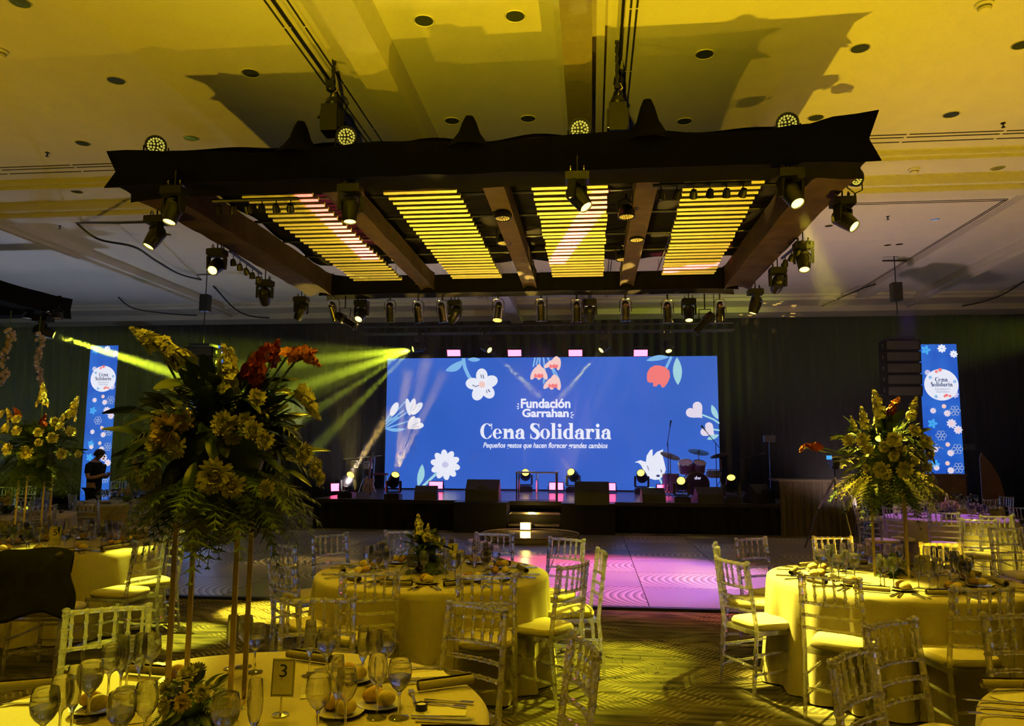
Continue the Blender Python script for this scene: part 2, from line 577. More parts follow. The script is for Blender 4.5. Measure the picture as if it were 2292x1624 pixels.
structure('wall_back', MB().box(XL, XR, YF, YF + 0.1, 0, ZC), M['curtain'], 'dark back wall behind the curtains')
structure('wall_left', MB().box(XL - 0.1, XL, YN, YF, 0, ZC), M['curtain'])
structure('wall_right', MB().box(XR, XR + 0.1, YN, YF, 0, ZC), M['curtain'])
structure('wall_front', MB().box(XL, XR, YN - 0.1, YN, 0, ZC), M['drape'])
cur = pleated(XL + 0.1, XR - 0.1, 22.9, 0.02, 5.72).build('back_curtain', M['curtain'])
tag(cur, 'floor-to-ceiling black pleated curtain across the back of the hall', 'curtain')

# ceiling beams, mouldings, slots
def trim(n, mb, m=None, label=None):
    return structure('trim_%d' % n, mb, m or M['trim'], label)


trim(1, MB().box(-2.42, -2.07, YN, 22.8, 5.62, 6.0).box(-2.62, -2.42, YN, 22.8, 5.84, 6.0).box(-2.78, -2.62, YN, 22.8, 5.93, 6.0), None, 'stepped ceiling beam left of centre')
trim(2, MB().box(-0.26, 0.03, YN, 22.8, 5.62, 6.0), M['gloss_beam'], 'narrow glossy ceiling beam near the centre')
trim(3, MB().box(0.03, 0.16, YN, 22.8, 5.86, 6.0).box(-0.34, -0.26, YN, 22.8, 5.9, 6.0))
for k, (x0, x1) in enumerate(((XL, -2.8), (0.6, XR))):
    trim(4 + k, MB().box(x0, x1, 10.95, 11.2, 5.93, 6.0).box(x0, x1, 11.02, 11.13, 5.88, 5.93))
    trim(6 + k, MB().box(x0 if k == 0 else x0, x1, 12.0, 12.55, 5.86, 6.0).box(x0, x1, 12.12, 12.43, 5.78, 5.86))
trim(8, MB().box(-11.15, -10.75, 12.55, 22.8, 5.84, 6.0).box(-11.0, -10.9, 12.55, 22.8, 5.78, 5.84))
trim(9, MB().box(7.1, 7.45, 12.55, 22.8, 5.88, 6.0))
trim(10, MB().box(8.6, 8.95, 12.55, 22.8, 5.84, 6.0).box(8.74, 8.82, 12.55, 22.8, 5.78, 5.84))
trim(11, MB().box(XL, XR, 21.0, 22.0, 5.86, 6.0).box(XL, XR, 21.9, 22.8, 5.70, 6.0).box(XL, XR, 20.85, 21.0, 5.94, 6.0), None, 'stepped cornice along the back of the ceiling')
# long black air slots
sl = MB()
for y in (10.36, 10.46, 10.62):
    for x0, x1 in ((XL, -3.2), (0.6, XR)):
        x = x0
        while x < x1:
            sl.box(x, min(x + 1.2, x1), y, y + 0.022, 5.994, 5.999)
            x += 1.24
for x in (-3.12, -3.05, -2.9, 0.40, 0.46):
    y = YN
    while y < 21:
        sl.box(x, x + 0.02, y, y + 1.2, 5.994, 5.999)
        y += 1.23
for x in (7.0, 7.05):
    sl.box(x, x + 0.02, 13.3, 20.8, 5.994, 5.999)
sl.box(2.6, 7.05, 13.25, 13.27, 5.994, 5.999).box(2.6, 7.05, 13.33, 13.35, 5.994, 5.999)
structure('trim_12', sl, M['slot'], 'thin black air slots in the ceiling')

# dance floor: square panels with fine joints
df = structure('floor_dance', MB().box(-5.6, 4.3, 8.60, 15.98, 0.0, 0.012), M['slot'], 'laid dance floor of alternating brushed and grained square panels')
tile_me = {}
for sw in (0, 1):
    tile_me[sw] = MB().box(-0.604, 0.604, -0.604, 0.604, 0, 0.016).mesh('tile', M['tile_swirl'] if sw else M['tile_grain'], False)
for j in range(6):
    for i in range(-5, 4):
        cx, cyy = 0.61 + 1.22 * i - 0.61 + 1.22 * 0, 8.62 + 0.61 + 1.22 * j
        ob('floor_tile', tile_me[(i + j + 1) % 2], df, (cx, cyy, 0.012))
ed = MB().box(-5.62, 4.32, 8.53, 8.615, 0, 0.03)
ob('edge_strip', ed.mesh('edge_strip', M['black_metal'], False), df)

# ------------------------------------------------------------------ hanging truss over the dance floor
TX0, TX1, TYF, TYB, TZ = -5.12, 2.74, 7.38, 13.45, 4.50


def fabric_beam(a, b, w, h, flare=0.05, seed=0, top=None, n=26):
    """square truss wrapped in stretch fabric from a to b (bottom centre line): sides drawn in, ends pulled to points"""
    rng = random.Random(seed)
    a, b = Vector(a), Vector(b)
    t = (b - a).normalized()
    u = Vector((t.y, -t.x, 0))
    mb = MB()
    vs_, fs = [], []
    sec = [(-1, 0), (-.5, .06), (0, .08), (.5, .06), (1, 0), (.93, .5), (1, 1), (.5, .96), (0, .94), (-.5, .96), (-1, 1), (-.93, .5)]
    for i in range(n + 1):
        k = i / n
        p = a.lerp(b, k)
        e = max(0, 1 - min(k, 1 - k) * 14)
        wob = rng.uniform(-0.008, 0.008)
        dt = top(k) if top else 0
        for x, z in sec:
            corner = abs(x) == 1 and z in (0, 1)
            s = 1 + (flare * 3 if corner else -0.02) * e
            out = (flare if corner else -flare * 0.8) * e * (1 if k > .5 else -1)
            zz = z * (h + dt) + wob + (0.05 * e if (corner and z == 1) else 0) - (0.03 * e if (corner and z == 0) else 0)
            vs_.append(p + u * (x * w / 2 * s) + Vector((0, 0, zz)) + t * out)
    m = len(sec)
    for i in range(n):
        for k in range(m):
            k2 = (k + 1) % m
            fs.append((i * m + k, i * m + k2, (i + 1) * m + k2, (i + 1) * m + k))
    fs.append(tuple(range(m - 1, -1, -1)))
    fs.append(tuple(n * m + k for k in range(m)))
    return mb.add(vs_, fs)


truss = thing('lighting_truss', 'large rectangular lighting truss wrapped in black fabric above the dance floor', 'truss')


def front_top(k):
    return -0.04 + 0.05 * k + 0.03 * math.sin(k * 21) + (0.03 if k > .93 else 0)


fabric_beam((TX0, TYF + .2, TZ), (TX1, TYF + .2, TZ), .42, .37, .05, 1, front_top, 40).build('front_beam', M['fabric'], truss)
fabric_beam((TX0 + .25, TYB - .2, TZ), (TX1 - .25, TYB - .2, TZ), .4, .33, .02, 2).build('back_beam', M['fabric'], truss)
fabric_beam((TX0 + .25, TYF + .42, TZ + .01), (TX0 + .25, TYB - .3, TZ + .01), .44, .34, .0, 3).build('side_beam', M['lining'], truss)
fabric_beam((TX1 - .25, TYF + .42, TZ + .01), (TX1 - .25, TYB - .3, TZ + .01), .44, .34, .0, 4).build('side_beam', M['lining'], truss)
for k, x in enumerate((-2.88, -1.06, 0.62)):
    fabric_beam((x, TYF + .42, TZ + .08), (x, TYB - .42, TZ + .08), .24, .24, .0, 5 + k, None, 16).build('cross_beam', M['lining'], truss)


def lining_fn(u, v):
    x = TX0 + .3 + u * (TX1 - TX0 - .6)
    y = TYF + .3 + v * 5.2
    return (x, y, 5.0 - 0.035 * math.sin(u * 40) * math.sin(v * 9 + u * 3) - 0.03 * math.sin(v * 22))


MB().grid(lining_fn, 60, 40).build('fabric_lining', M['fabric'], truss)
ln = MB()
for y in (9.1, 10.0, 11.0, 11.9):
    ln.cyl((TX0 + .4, y, 4.9), (TX1 - .4, y, 4.9), 0.02, None, 6)
ln.build('support_tube', M['black_metal'], truss)
for px, h in ((672, .42), (1050, .40), (1450, .5)):
    p = at(px, 310, y=TYF + .2)
    pk = MB().lathe([(.30, 0), (.2, h * .25), (.115, h * .55), (.075, h * .85), (.045, h), (0.001, h * 1.03)], 10)
    pk.build('fabric_peak', M['fabric'], truss, (p.x, TYF + .2, TZ + .30), (0, 0, px))

# four hanging panels of pale slats
slat_me = []
for k in range(4):
    slat_me.append(MB().box(-.44, .44, -.019, .019, -.026, .026).mesh('slat', M['slat'], False))
pl = ['leftmost', 'second from the left', 'third from the left', 'rightmost']
rng = random.Random(3)
for k, (xa, xb, ya, yb) in enumerate(((-4.18, -3.30, -4.22, -3.34), (-2.43, -1.55, -2.43, -1.55), (-.66, .20, -.66, .22), (1.05, 1.95, 1.18, 2.12))):
    pan = thing('slat_panel', '%s hanging panel of pale slats under the truss' % pl[k], 'slat panel', ((xa + xb) / 2, 10.5, 4.75), 0, 'slat panels under the truss')
    for i in range(27):
        t = i / 26
        cx = (xa + xb) / 2 * (1 - t) + (ya + yb) / 2 * t
        ob('slat', slat_me[k], pan, (cx - (xa + xb) / 2 + rng.uniform(-.012, .012), 8.16 + t * 4.78 - 10.5, rng.uniform(-.006, .006)), (R(-35), 0, rng.uniform(-.006, .006)))
    cd = MB()
    for s in (-.36, .36):
        cd.box(s - .008, s + .008, -2.4, 2.5, .035, .05)
        for y in (-2.2, 0, 2.2):
            cd.cyl((s, y, .05), (s, y, .2), .004, None, 5)
    cd.build('hanging_cord', M['black_metal'], pan)

# ------------------------------------------------------------------ lamps
def face_ring(r, n, br, z):
    mb = MB()
    for rr, k in ((r * .28, max(3, n // 4)), (r * .58, n // 2), (r * .86, n)):
        for i in range(k):
            a = 2 * math.pi * (i + .5) / k
            mb.lathe([(br, 0), (br * .8, -.012), (.001, -.016)], 6, Matrix.Translation((rr * math.cos(a), rr * math.sin(a), z)))
    return mb


HEAD = MB().lathe([(.001, .17), (.07, .165), (.105, .13), (.125, .06), (.125, -.02), (.118, -.08), (.10, -.20), (.092, -.225), (.085, -.225), (.083, -.20)], 18).mesh('head', M['black_plastic'])
RIBS = MB()
for z in (.10, .085, .07, .055):
    RIBS.lathe([(.126, z - .004), (.131, z), (.126, z + .004)], 18)
RIBS = RIBS.mesh('cooling_rib', M['black_metal'])
LENS = {}
for k, mm in (('y', 'lens_y'), ('lime', 'lens_lime'), ('amber', 'lens_amber'), ('off', 'lens_off')):
    LENS[k] = MB().lathe([(.084, -.205), (.06, -.214), (.03, -.218), (.001, -.219)], 18).mesh('lens', M[mm])
BASE = MB().box(-.16, .16, -.12, .12, -.17, -.06).box(-.13, .13, -.09, .09, -.06, -.045)
BASE = BASE.mesh('base', M['black_plastic'], False)
BASE_UP = MB().box(-.17, .17, -.15, .15, 0, .11).box(-.13, .13, -.12, .12, .11, .13).mesh('base', M['black_plastic'], False)
CLAMP = MB().tube([(0, 0, -.05), (0, -.03, -.02), (0, -.035, .015), (0, -.015, .045), (0, .015, .045), (0, .035, .015), (0, .03, -.01), (0, .09, -.005)], .012, 6).mesh('clamp', M['chrome'])
SPIGOT = MB().cyl((0, 0, -.06), (0, 0, .2), .012, None, 6).mesh('spigot', M['black_metal'])
YOKE = MB().box(-.165, .165, -.05, .05, -.20, -.17)
for s in (-1, 1):
    YOKE.add([(s * .133, -.06, -.2), (s * .175, -.06, -.2), (s * .175, .06, -.2), (s * .133, .06, -.2),
              (s * .133, -.04, -.43), (s * .175, -.04, -.43), (s * .175, .04, -.43), (s * .133, .04, -.43)],
             [(0, 1, 2, 3), (4, 7, 6, 5), (0, 4, 5, 1), (1, 5, 6, 2), (2, 6, 7, 3), (3, 7, 4, 0)])
YOKE = YOKE.mesh('yoke', M['black_plastic'], False)


def moving_head(loc, target, label, lens='y', up=False, scale=1.0, group='moving head lights', clamps=True):
    t = thing('moving_head_light', label, 'stage light', loc, 0, group)
    t.scale = (scale,) * 3
    pz = .40 if up else -.37
    d = Vector(target) - (Vector(loc) + Vector((0, 0, pz * scale)))
    d.normalize()
    pan = math.atan2(-d.x, d.y)
    tilt = math.atan2(math.hypot(d.x, d.y), -d.z)
    if up:
        ob('base', BASE_UP, t)
        y = ob('yoke', YOKE, t, (0, 0, -.04), (math.pi, 0, pan))
        y.location = (0, 0, -.03)
    else:
        ob('base', BASE, t)
        if clamps:
            for x in (-.09, .09):
                ob('clamp', CLAMP, t, (x, 0, 0))
            ob('spigot', SPIGOT, t)
        y = ob('yoke', YOKE, t, (0, 0, 0), (0, 0, pan))
    h = ob('head', HEAD, t, (0, 0, pz), (tilt, 0, pan))
    ob('lens', LENS[lens], h)
    ob('cooling_rib', RIBS, h)
    return Vector(loc) + Vector((0, 0, pz * scale)) + d * (.24 * scale), d


def hang(px, py, z, dz=0):
    p = at(px, py, z=z)
    return (p.x, p.y, z + dz)


LENSPOS = {}
HEADS = [
    ('h1', (392, 412), 4.49, (-4.7, 6.3, .7), 'y', 'lit moving head light under the front left corner of the truss'),
    ('h2', (352, 478), 4.49, (-6.6, 6.6, 0), 'y', 'lit moving head tilted left, outermost on the left truss side'),
    ('h3', (487, 552), 4.49, (-4.6, 4.2, .3), 'y', 'lit moving head facing forward, second along the left truss side'),
    ('h4', (594, 622), 4.53, (-6.3, 15.5, 0.5), 'off', 'unlit moving head third along the left truss side'),
    ('h5', (675, 660), 4.53, (-7.5, 14.5, 0), 'off', 'unlit moving head near the rear left corner of the truss'),
    ('h7', (785, 408), 4.49, (-2.2, 6.9, 0), 'y', 'lit moving head under the front beam before the leftmost slat panels'),
    ('h8', (1292, 380), 4.49, (2.2, 6.1, .75), 'y', 'lit moving head tilted right under the middle of the front beam'),
    ('h9', (1768, 372), 4.49, (3.0, 5.0, .4), 'y', 'lit moving head under the front beam beside the rightmost slat panel'),
    ('h10', (1885, 436), 4.49, (5.0, 6.0, 1.2), 'y', 'lit moving head tilted outward under the front right corner of the truss'),
    ('h11', (1797, 536), 4.49, (2.4, 8.2, 0), 'y', 'lit moving head pointing straight down from the right truss side'),
    ('h12', (1740, 594), 4.49, (2.3, 16.5, 1.5), 'off', 'unlit moving head hanging third along the right truss side'),
    ('h13', (1690, 642), 4.49, (1.4, 13.0, 0), 'y', 'moving head pointing down at the rear right truss corner'),
    ('h14', (810, 668), 4.53, (-4.9, 9.5, 0), 'y', 'lit moving head at the left end of the rear beam'),
    ('h15', (1018, 668), 4.53, (-4.5, 15.5, 0.5), 'off', 'unlit moving head on the rear beam right of three silver cans'),
    ('h16', (1320, 666), 4.53, (0, 17.5, 0.5), 'off', 'unlit moving head near the middle of the rear beam'),
    ('h17', (1541, 664), 4.53, (1.6, 12.2, 0), 'y', 'lit moving head toward the right end of the rear beam'),
]
for key, p, z, tgt, ln_, lab in HEADS:
    LENSPOS[key] = moving_head(hang(*p, z), tgt, lab, ln_, scale=0.74 if p[1] < 600 else 0.78)

# LED par cans
PAR_BODY = MB().lathe([(.001, .10), (.06, .10), (.085, .07), (.105, .02), (.112, -.03), (.112, -.05), (.100, -.05), (.098, -.03), (.001, -.03)], 18).mesh('can_body', M['black_metal'])
PAR_BEADS = face_ring(.092, 18, .0125, -.03).mesh('led_bead', M['led_bead'])
PAR_BEADS2 = face_ring(.092, 18, .0125, -.03).mesh('led_bead', M['led_bead_pale'])
PAR_BRK = MB().tube([(-.122, 0, 0), (-.122, 0, .14), (0, 0, .2), (.122, 0, .14), (.122, 0, 0)], .009, 6).cyl((0, 0, .2), (0, 0, .26), .014, None, 6).mesh('bracket', M['black_metal'])


def led_par(loc, d, label, pale=False, scale=1.0, group='round LED lights'):
    t = thing('led_par_light', label, 'stage light', loc, 0, group)
    t.scale = (scale,) * 3
    d = Vector(d).normalized()
    e = d.to_track_quat('-Z', 'Y').to_euler()
    b = ob('can_body', PAR_BODY, t, (0, 0, 0), e)
    ob('led_face', PAR_BEADS2 if pale else PAR_BEADS, b)
    ob('bracket', PAR_BRK, t, (0, 0, 0), (math.pi if not pale else 0, 0, math.atan2(-d.x, d.y)))
    return t


PARPOS = []
for px, py, d, lab in ((350, 328, (.45, -1, -.1), 'round LED light on the left end of the front truss beam'),
                       (777, 308, (.1, -1, -.15), 'round LED light on the front beam beside the left hoist'),
                       (1298, 291, (0, -1, -.2), 'round LED light on the front beam before the narrow glossy ceiling beam'),
                       (1762, 279, (-.2, -1, -.15), 'round LED light on the front beam near its right end')):
    p = at(px, py, y=TYF + .1)
    led_par(p, d, lab, scale=1.0)
    PARPOS.append(p)
p = at(1912, 398, y=8.6)
led_par(p, (.5, -1, -.3), 'round LED light peeking out on the right truss side', scale=.9)
IN = [(1125, 482, 8.9, 'nearest LED disc light hanging between the two middle slat panels'), (1128, 538, 10.3, 'second LED disc light between the two middle slat panels'),
      (1160, 565, 11.0, 'third LED disc light between the two middle slat panels'), (1180, 600, 12.1, 'farthest LED disc light between the two middle slat panels'),
      (1402, 478, 8.9, 'nearest LED disc light left of the rightmost slat panel'), (1425, 531, 10.2, 'second LED disc light left of the rightmost slat panel'),
      (1393, 575, 11.4, 'third LED disc light left of the rightmost slat panel'),
      (1448, 393, 8.0, 'LED disc light just behind the front beam right of centre'),
      (745, 412, 7.95, 'LED disc light just behind the front beam left of centre'),
      (855, 537, 10.2, 'nearest LED disc light right of the leftmost slat panel'), (888, 576, 11.3, 'second LED disc light right of the leftmost slat panel'),
      (935, 607, 12.2, 'third LED disc light right of the leftmost slat panel'), (942, 632, 13.1, 'LED disc light under the rear beam beside the second slat panel')]
for px, py, y, lab in IN:
    p = at(px, py, y=y)
    led_par(p, (.03, -.05, -1), lab, True, .95)

# silver par cans along the rear beam
CAN = MB().lathe([(.001, .17), (.03, .165), (.055, .14), (.066, .10), (.068, .08), (.078, .078), (.078, .06), (.068, .058), (.070, -.13), (.080, -.13), (.080, -.15), (.072, -.15), (.066, .0)], 16).mesh('can_body', M['chrome'])
CANFACE = {'off': MB().lathe([(.069, -.11), (.001, -.10)], 16).mesh('lamp_face', M['lens_off']), 'on': MB().lathe([(.069, -.11), (.001, -.10)], 16).mesh('lamp_face', M['lens_amber'])}
CANBRK = MB().tube([(-.09, 0, 0), (-.09, 0, .15), (-.06, 0, .2), (.06, 0, .2), (.09, 0, .15), (.09, 0, 0)], .007, 6).cyl((0, 0, .2), (0, 0, .29), .016, None, 6).mesh('bracket', M['chrome'])
CANS = [(747, 697, (.25, .3, -1)), (873, 700, (0, .12, -1)), (936, 701, (.08, .12, -1)), (990, 700, (.12, .1, -1)), (1115, 697, (-.05, -.25, -1)), (1211, 697, (0, .1, -1)),
        (1291, 699, (0, .12, -1)), (1400, 697, (0, .08, -1)), (1494, 700, (.03, .1, -1)), (1612, 699, (-.02, .1, -1))]
for i, (px, py, d) in enumerate(CANS):
    p = at(px, py, y=13.35)
    lab = '%s silver par can from the left along the rear truss beam' % ORD[i] if i else 'leftmost silver par can, tilted, on the rear truss beam'
    if i == 9: lab = 'rightmost silver par can on the rear truss beam'
    t = thing('par_can', lab, 'stage light', p, 0, 'silver par cans on the rear beam')
    t.scale = (1.15,) * 3
    b = ob('can_body', CAN, t, (0, 0, 0), Vector(d).to_track_quat('-Z', 'Y').to_euler())
    ob('lamp_face', CANFACE['on' if i == 4 else 'off'], b)
    ob('bracket', CANBRK, t)
# two black profile spots
for px, py, d, lab in ((772, 716, (.75, -.1, -.45), 'black profile spot aimed right at the left end of the rear beam'), (1578, 720, (-.7, -.1, -.75), 'black profile spot aimed down left at the right end of the rear beam')):
    p = at(px, py, y=13.3)
    t = thing('profile_spot', lab, 'stage light', p, 0, 'black profile spots')
    e = Vector(d).to_track_quat('-Z', 'Y').to_euler()
    b = MB().lathe([(.001, .2), (.07, .19), (.085, .12), (.085, .02), (.06, -.0), (.06, -.22), (.075, -.24), (.075, -.26), (.06, -.26), (.001, -.2)], 14).build('barrel', M['black_metal'], t, (0, 0, 0), e)
    MB().box(-.09, .09, -.09, .09, .03, .05).build('shutter_ring', M['black_metal'], b)
    MB().tube([(-.1, 0, 0), (-.1, 0, .22), (.1, 0, .22), (.1, 0, 0)], .01, 6).cyl((0, 0, .22), (0, 0, .5), .012, None, 6).build('bracket', M['black_metal'], t)

# bars of six small lamps
def lamp_bar(p0, p1, n, label, drop=.10):
    p0, p1 = Vector(p0), Vector(p1)
    t = thing('lamp_bar', label, 'stage light', p0, 0, 'bars of small lamps')
    MB().tube([(0, 0, 0), p1 - p0], .02, 6).build('bar', M['black_metal'], t)
    for i in range(n):
        q = (p1 - p0) * ((i + .5) / n)
        lm = MB().lathe([(.001, .05), (.03, .04), (.04, 0), (.045, -.05), (.035, -.05), (.03, -.02), (.001, -.02)], 10).build('small_lamp', M['black_metal'], t, q + Vector((0, 0, -drop)), (R(25 + 12 * (i % 3)), 0, .3 * (i % 2)))
        MB().lathe([(.034, -.045), (.02, -.055), (.001, -.06)], 10).build('lamp_lens', M['lens_off'], lm)
        MB().cyl((q.x, q.y, q.z), (q.x, q.y, q.z - drop + .04), .006, None, 5).build('lamp_arm', M['black_metal'], t)


a, b = at(478, 418, y=7.95), at(668, 410, y=7.95)
lamp_bar((a.x, a.y, 4.50), (b.x, b.y, 4.50), 6, 'bar of six small lamps behind the front beam before the leftmost slats')
a, b = at(1460, 372, y=7.95), at(1680, 366, y=7.95)
lamp_bar((a.x, a.y, 4.52), (b.x, b.y, 4.52), 6, 'bar of six small lamps behind the front beam before the rightmost slats')
lamp_bar(at(515, 562, z=4.42), at(585, 612, z=4.42), 5, 'bar of small lamps along the left truss side', .12)
lamp_bar(at(1750, 578, z=4.42), at(1795, 540, z=4.42), 3, 'short bar of small lamps along the right truss side', .1)

# chain hoists
def hoist(px, py, y, ztop, label, s=1.0, chain_to=None):
    p = at(px, py, y=y)
    t = thing('chain_hoist', label, 'hoist', p, 0, 'chain hoists')
    t.scale = (s,) * 3
    MB().box(-.09, .09, -.11, .11, 0, .3).box(-.11, .11, -.07, .07, .05, .25).build('motor_body', M['black_plastic'], t, smooth=False)
    MB().lathe([(.07, .3), (.085, .34), (.06, .40), (.001, .42)], 10).build('chain_bag', M['black_metal'], t)
    MB().tube([(0, 0, .42), (.015, 0, .47), (.05, 0, .5), (.03, 0, .55), (-.02, 0, .54)], .012, 6).build('hook', M['chrome'], t)
    ch = MB()
    L_ = (ztop - p.z) / s
    k, z = 0, .5
    while z < L_ and k < 60:
        ch.box(-.012 if k % 2 else -.02, .012 if k % 2 else .02, -.02 if k % 2 else -.012, .02 if k % 2 else .012, z, z + .055)
        z += .05
        k += 1
    ch.build('chain', M['black_metal'], t, smooth=False)
    return t


hoist(742, 300, TYF + .25, 6.0, 'black chain hoist on the truss under the stepped ceiling beam')
hoist(1383, 300, TYF + .25, 6.0, 'black chain hoist on the truss under the right ceiling slots')
# rigging cables along the ceiling
for pts, lab in ((((-2.99, -2, 5.95), (-2.99, 5.0, 5.95), (-2.98, 8.0, 5.94), (-2.95, 8.25, 5.8), (-2.94, 7.65, 5.3)), 'black rigging cable along the ceiling left of the stepped beam'),
                 (((.33, -2, 5.95), (.33, 5, 5.95), (.33, 7.9, 5.93), (.34, 8.0, 5.8), (.33, 7.65, 5.3)), 'black rigging cable along the ceiling right of the glossy beam')):
    MBc = MB().tube(pts, .016, 6)
    tag(MBc.build('rigging_cable', M['black_metal']), lab, 'cable', 'rigging cables')
    c = Vector(pts[2])
    sh = thing('rigging_shackle', lab.replace('rigging cable along', 'shackles on the cable along'), 'shackle', c, 0, 'rigging shackles')
    for i in range(4):
        MB().box(-.04, .04, -.03, .05, -.05, .04).ball((0, 0, -.07), .045, 8, 6).build('link', M['black_metal'], sh, (0, .05 + .16 * i, -.03 - .1 * i), (R(20), 0, .5 * i))


def cable(name_label, pts, r=.014, cat='cable', group='slack power cables'):
    P_ = [Vector(p) for p in pts]
    out = []
    for i in range(len(P_) - 1):
        p0, p1, p2, p3 = P_[max(i - 1, 0)], P_[i], P_[i + 1], P_[min(i + 2, len(P_) - 1)]
        for k in range(6):
            t = k / 6
            out.append(.5 * ((2 * p1) + (p2 - p0) * t + (2 * p0 - 5 * p1 + 4 * p2 - p3) * t * t + (3 * p1 - p0 - 3 * p2 + p3) * t ** 3))
    out.append(P_[-1])
    o = MB().tube(out, r, 5).build('power_cable', M['black_metal'])
    return tag(o, name_label, cat, group)


cable('slack black power cable strung from ceiling to the left truss side', [at(170, 498, z=5.985), at(260, 498, z=5.0), at(335, 496, z=4.55)], .02)
cable('black power cable sagging below the left corner of the truss', [at(172, 500, z=5.985), at(220, 535, z=5.75), at(300, 552, z=5.6), at(345, 580, z=5.7), at(400, 612, z=5.8), at(450, 626, z=5.985)], .022)
cable('black power cable drooping behind the tall left flowers', [at(478, 640, z=5.985), at(540, 700, z=5.7), at(620, 712, z=5.75), at(700, 706, z=5.86)], .022)
cable('thin black cable looping along the rear left ceiling', [at(265, 665, z=5.985), at(300, 690, z=5.8), at(380, 702, z=5.75), at(450, 706, z=5.86)], .02)
cable('thin black cable looping along the rear right ceiling', [at(2292, 630, z=5.985), at(2230, 665, z=5.8), at(2150, 685, z=5.8), at(2060, 690, z=5.86)], .02)
cable('thin black cable along the ceiling beside the right hoist', [at(1995, 626, z=5.985), at(1930, 645, z=5.9), at(1850, 680, z=5.85), at(1830, 690, z=5.86)], .02)

# recessed ceiling downlights, detectors, sprinklers
DL_R = MB().lathe([(.10, 0), (.115, -.012), (.118, -.004), (.118, 0.0)], 18).mesh('trim_ring', M['trim'])
DL_C = MB().lathe([(.10, -.001), (.09, .04), (.06, .055), (.001, .06)], 18).mesh('reflector', M['gloss_beam'])
DL_D = MB().lathe([(.098, -.006), (.001, -.006)], 18)
DL_D = MB().lathe([(.100, -.004), (.070, -.0035), (.001, -.003)], 18).mesh('lamp_opening', M['lens_off'])
DLS = [(45, 5), (260, 180), (561, 163), (949, 46), (1153, 36), (1577, 121), (1925, 108), (2287, 100), (185, 320), (428, 309), (1012, 270), (1182, 265), (1532, 271), (1826, 263), (2129, 256), (172, 428), (2233, 376),
       (1987, 548), (2093, 491), (1735, 532), (2013, 546), (30, 520), (375, 524), (1855, 505)]
DLAB = ['in the upper left corner of the picture', 'upper of two at the far left of the ceiling', 'left of the stepped ceiling beam', 'left of the pair between the two ceiling beams', 'right of the pair between the two ceiling beams',
        'right of the right air slot', 'above the right end of the truss shadow', 'at the right edge of the picture', 'near the left end of the cross slots', 'behind the LED light on the left truss end', 'left of the two just above the truss between beams', 'right of the two just above the truss between beams',
        'just above the truss right of the third fabric peak', 'beside the LED light near the right truss end', 'in front of the cross slots at right', 'on the band left of the truss', 'on the band right of the truss',
        'right of the lowest truss light, far', 'second from right beyond the right truss corner', 'beside the right truss side, far', 'below the middle of the right coffer', 'at the left picture edge in the rear bay', 'beyond the left truss side', 'near the right truss corner, rear bay']
for i, ((px, py), lb) in enumerate(zip(DLS, DLAB)):
    p = at(px, py, z=ZC)
    t = thing('ceiling_downlight', 'round recessed ceiling downlight ' + lb, 'downlight', (p.x, p.y, ZC), 0, 'recessed ceiling downlights')
    s = .92 if i < 17 else .7
    t.scale = (s, s, s)
    ob('trim_ring', DL_R, t)
    ob('lamp_opening', DL_D, t, (0, 0, -.002))
for (px, py), lb in zip(((2203, 8), (2046, 378), (0, 113)), ('near the upper right corner', 'right of the truss on the band', 'at the left picture edge')):
    p = at(px, py, z=ZC)
    t = thing('smoke_detector', 'white round smoke detector on the ceiling ' + lb, 'smoke detector', (p.x, p.y, ZC), 0, 'ceiling smoke detectors')
    MB().lathe([(.085, 0), (.085, -.02), (.065, -.03), (.06, -.06), (.05, -.075), (.001, -.08)], 16).build('housing', M['ceiling'], t)
    MB().lathe([(.062, -.04), (.064, -.045), (.062, -.05)], 16).build('vent_ring', M['slot'], t)
for (px, py), lb in zip(((106, 341), (2245, 275), (1987, 484), (134, 505), (1810, 548)), ('left of the truss', 'right of the truss before the cross slots', 'in the right coffer', 'in the left rear bay', 'behind the right truss side')):
    p = at(px, py, z=ZC)
    tag(MB().lathe([(.03, 0), (.03, -.008), (.010, -.010), (.010, -.05), (.024, -.055), (.024, -.062), (.001, -.064)], 10).build('fire_sprinkler', M['black_metal'], None, (p.x, p.y, ZC)), 'small dark fire sprinkler on the ceiling ' + lb, 'sprinkler', 'fire sprinklers')

# ------------------------------------------------------------------ stage
SZ, SY = 0.65, 16.65
stage = thing('stage', 'long low stage with black skirt in front of the big screen', 'stage', (-0.8, SY, 0))
MB().box(-5.4, 5.1, 0, 5.9, SZ - .08, SZ).build('deck', M['deck'], stage, smooth=False)
MB().box(-5.4, 5.1, -.006, .004, SZ - .085, SZ - .004).build('deck_edge', M['black_metal'], stage, smooth=False)
pleated(-5.4, 5.1, .03, .0, SZ - .08, .22, .018).build('skirt', M['curtain'], stage)
pleated(.05, 5.8, 5.08, .0, SZ - .08, .22, .018, 'y').build('side_skirt', M['curtain'], stage)
for x0, x1, lab in ((-2.89, -1.78, 'black riser box in front of the stage left of the steps'), (-.64, .46, 'black riser box in front of the stage right of the steps')):
    t = thing('stage_riser', lab, 'riser', ((x0 + x1) / 2, 16.28, 0), 0, 'riser boxes flanking the steps')
    w = (x1 - x0) / 2
    MB().box(-w, w, -.3, .33, .02, SZ - .02).build('cover', M['curtain'], t, smooth=False)
    MB().box(-w - .01, w + .01, -.31, .33, SZ - .02, SZ + .005).build('top_panel', M['black_plastic'], t, smooth=False)
st = thing('stage_steps', 'dark stage steps with two pale treads between the riser boxes', 'steps', (-1.21, 16.25, 0))
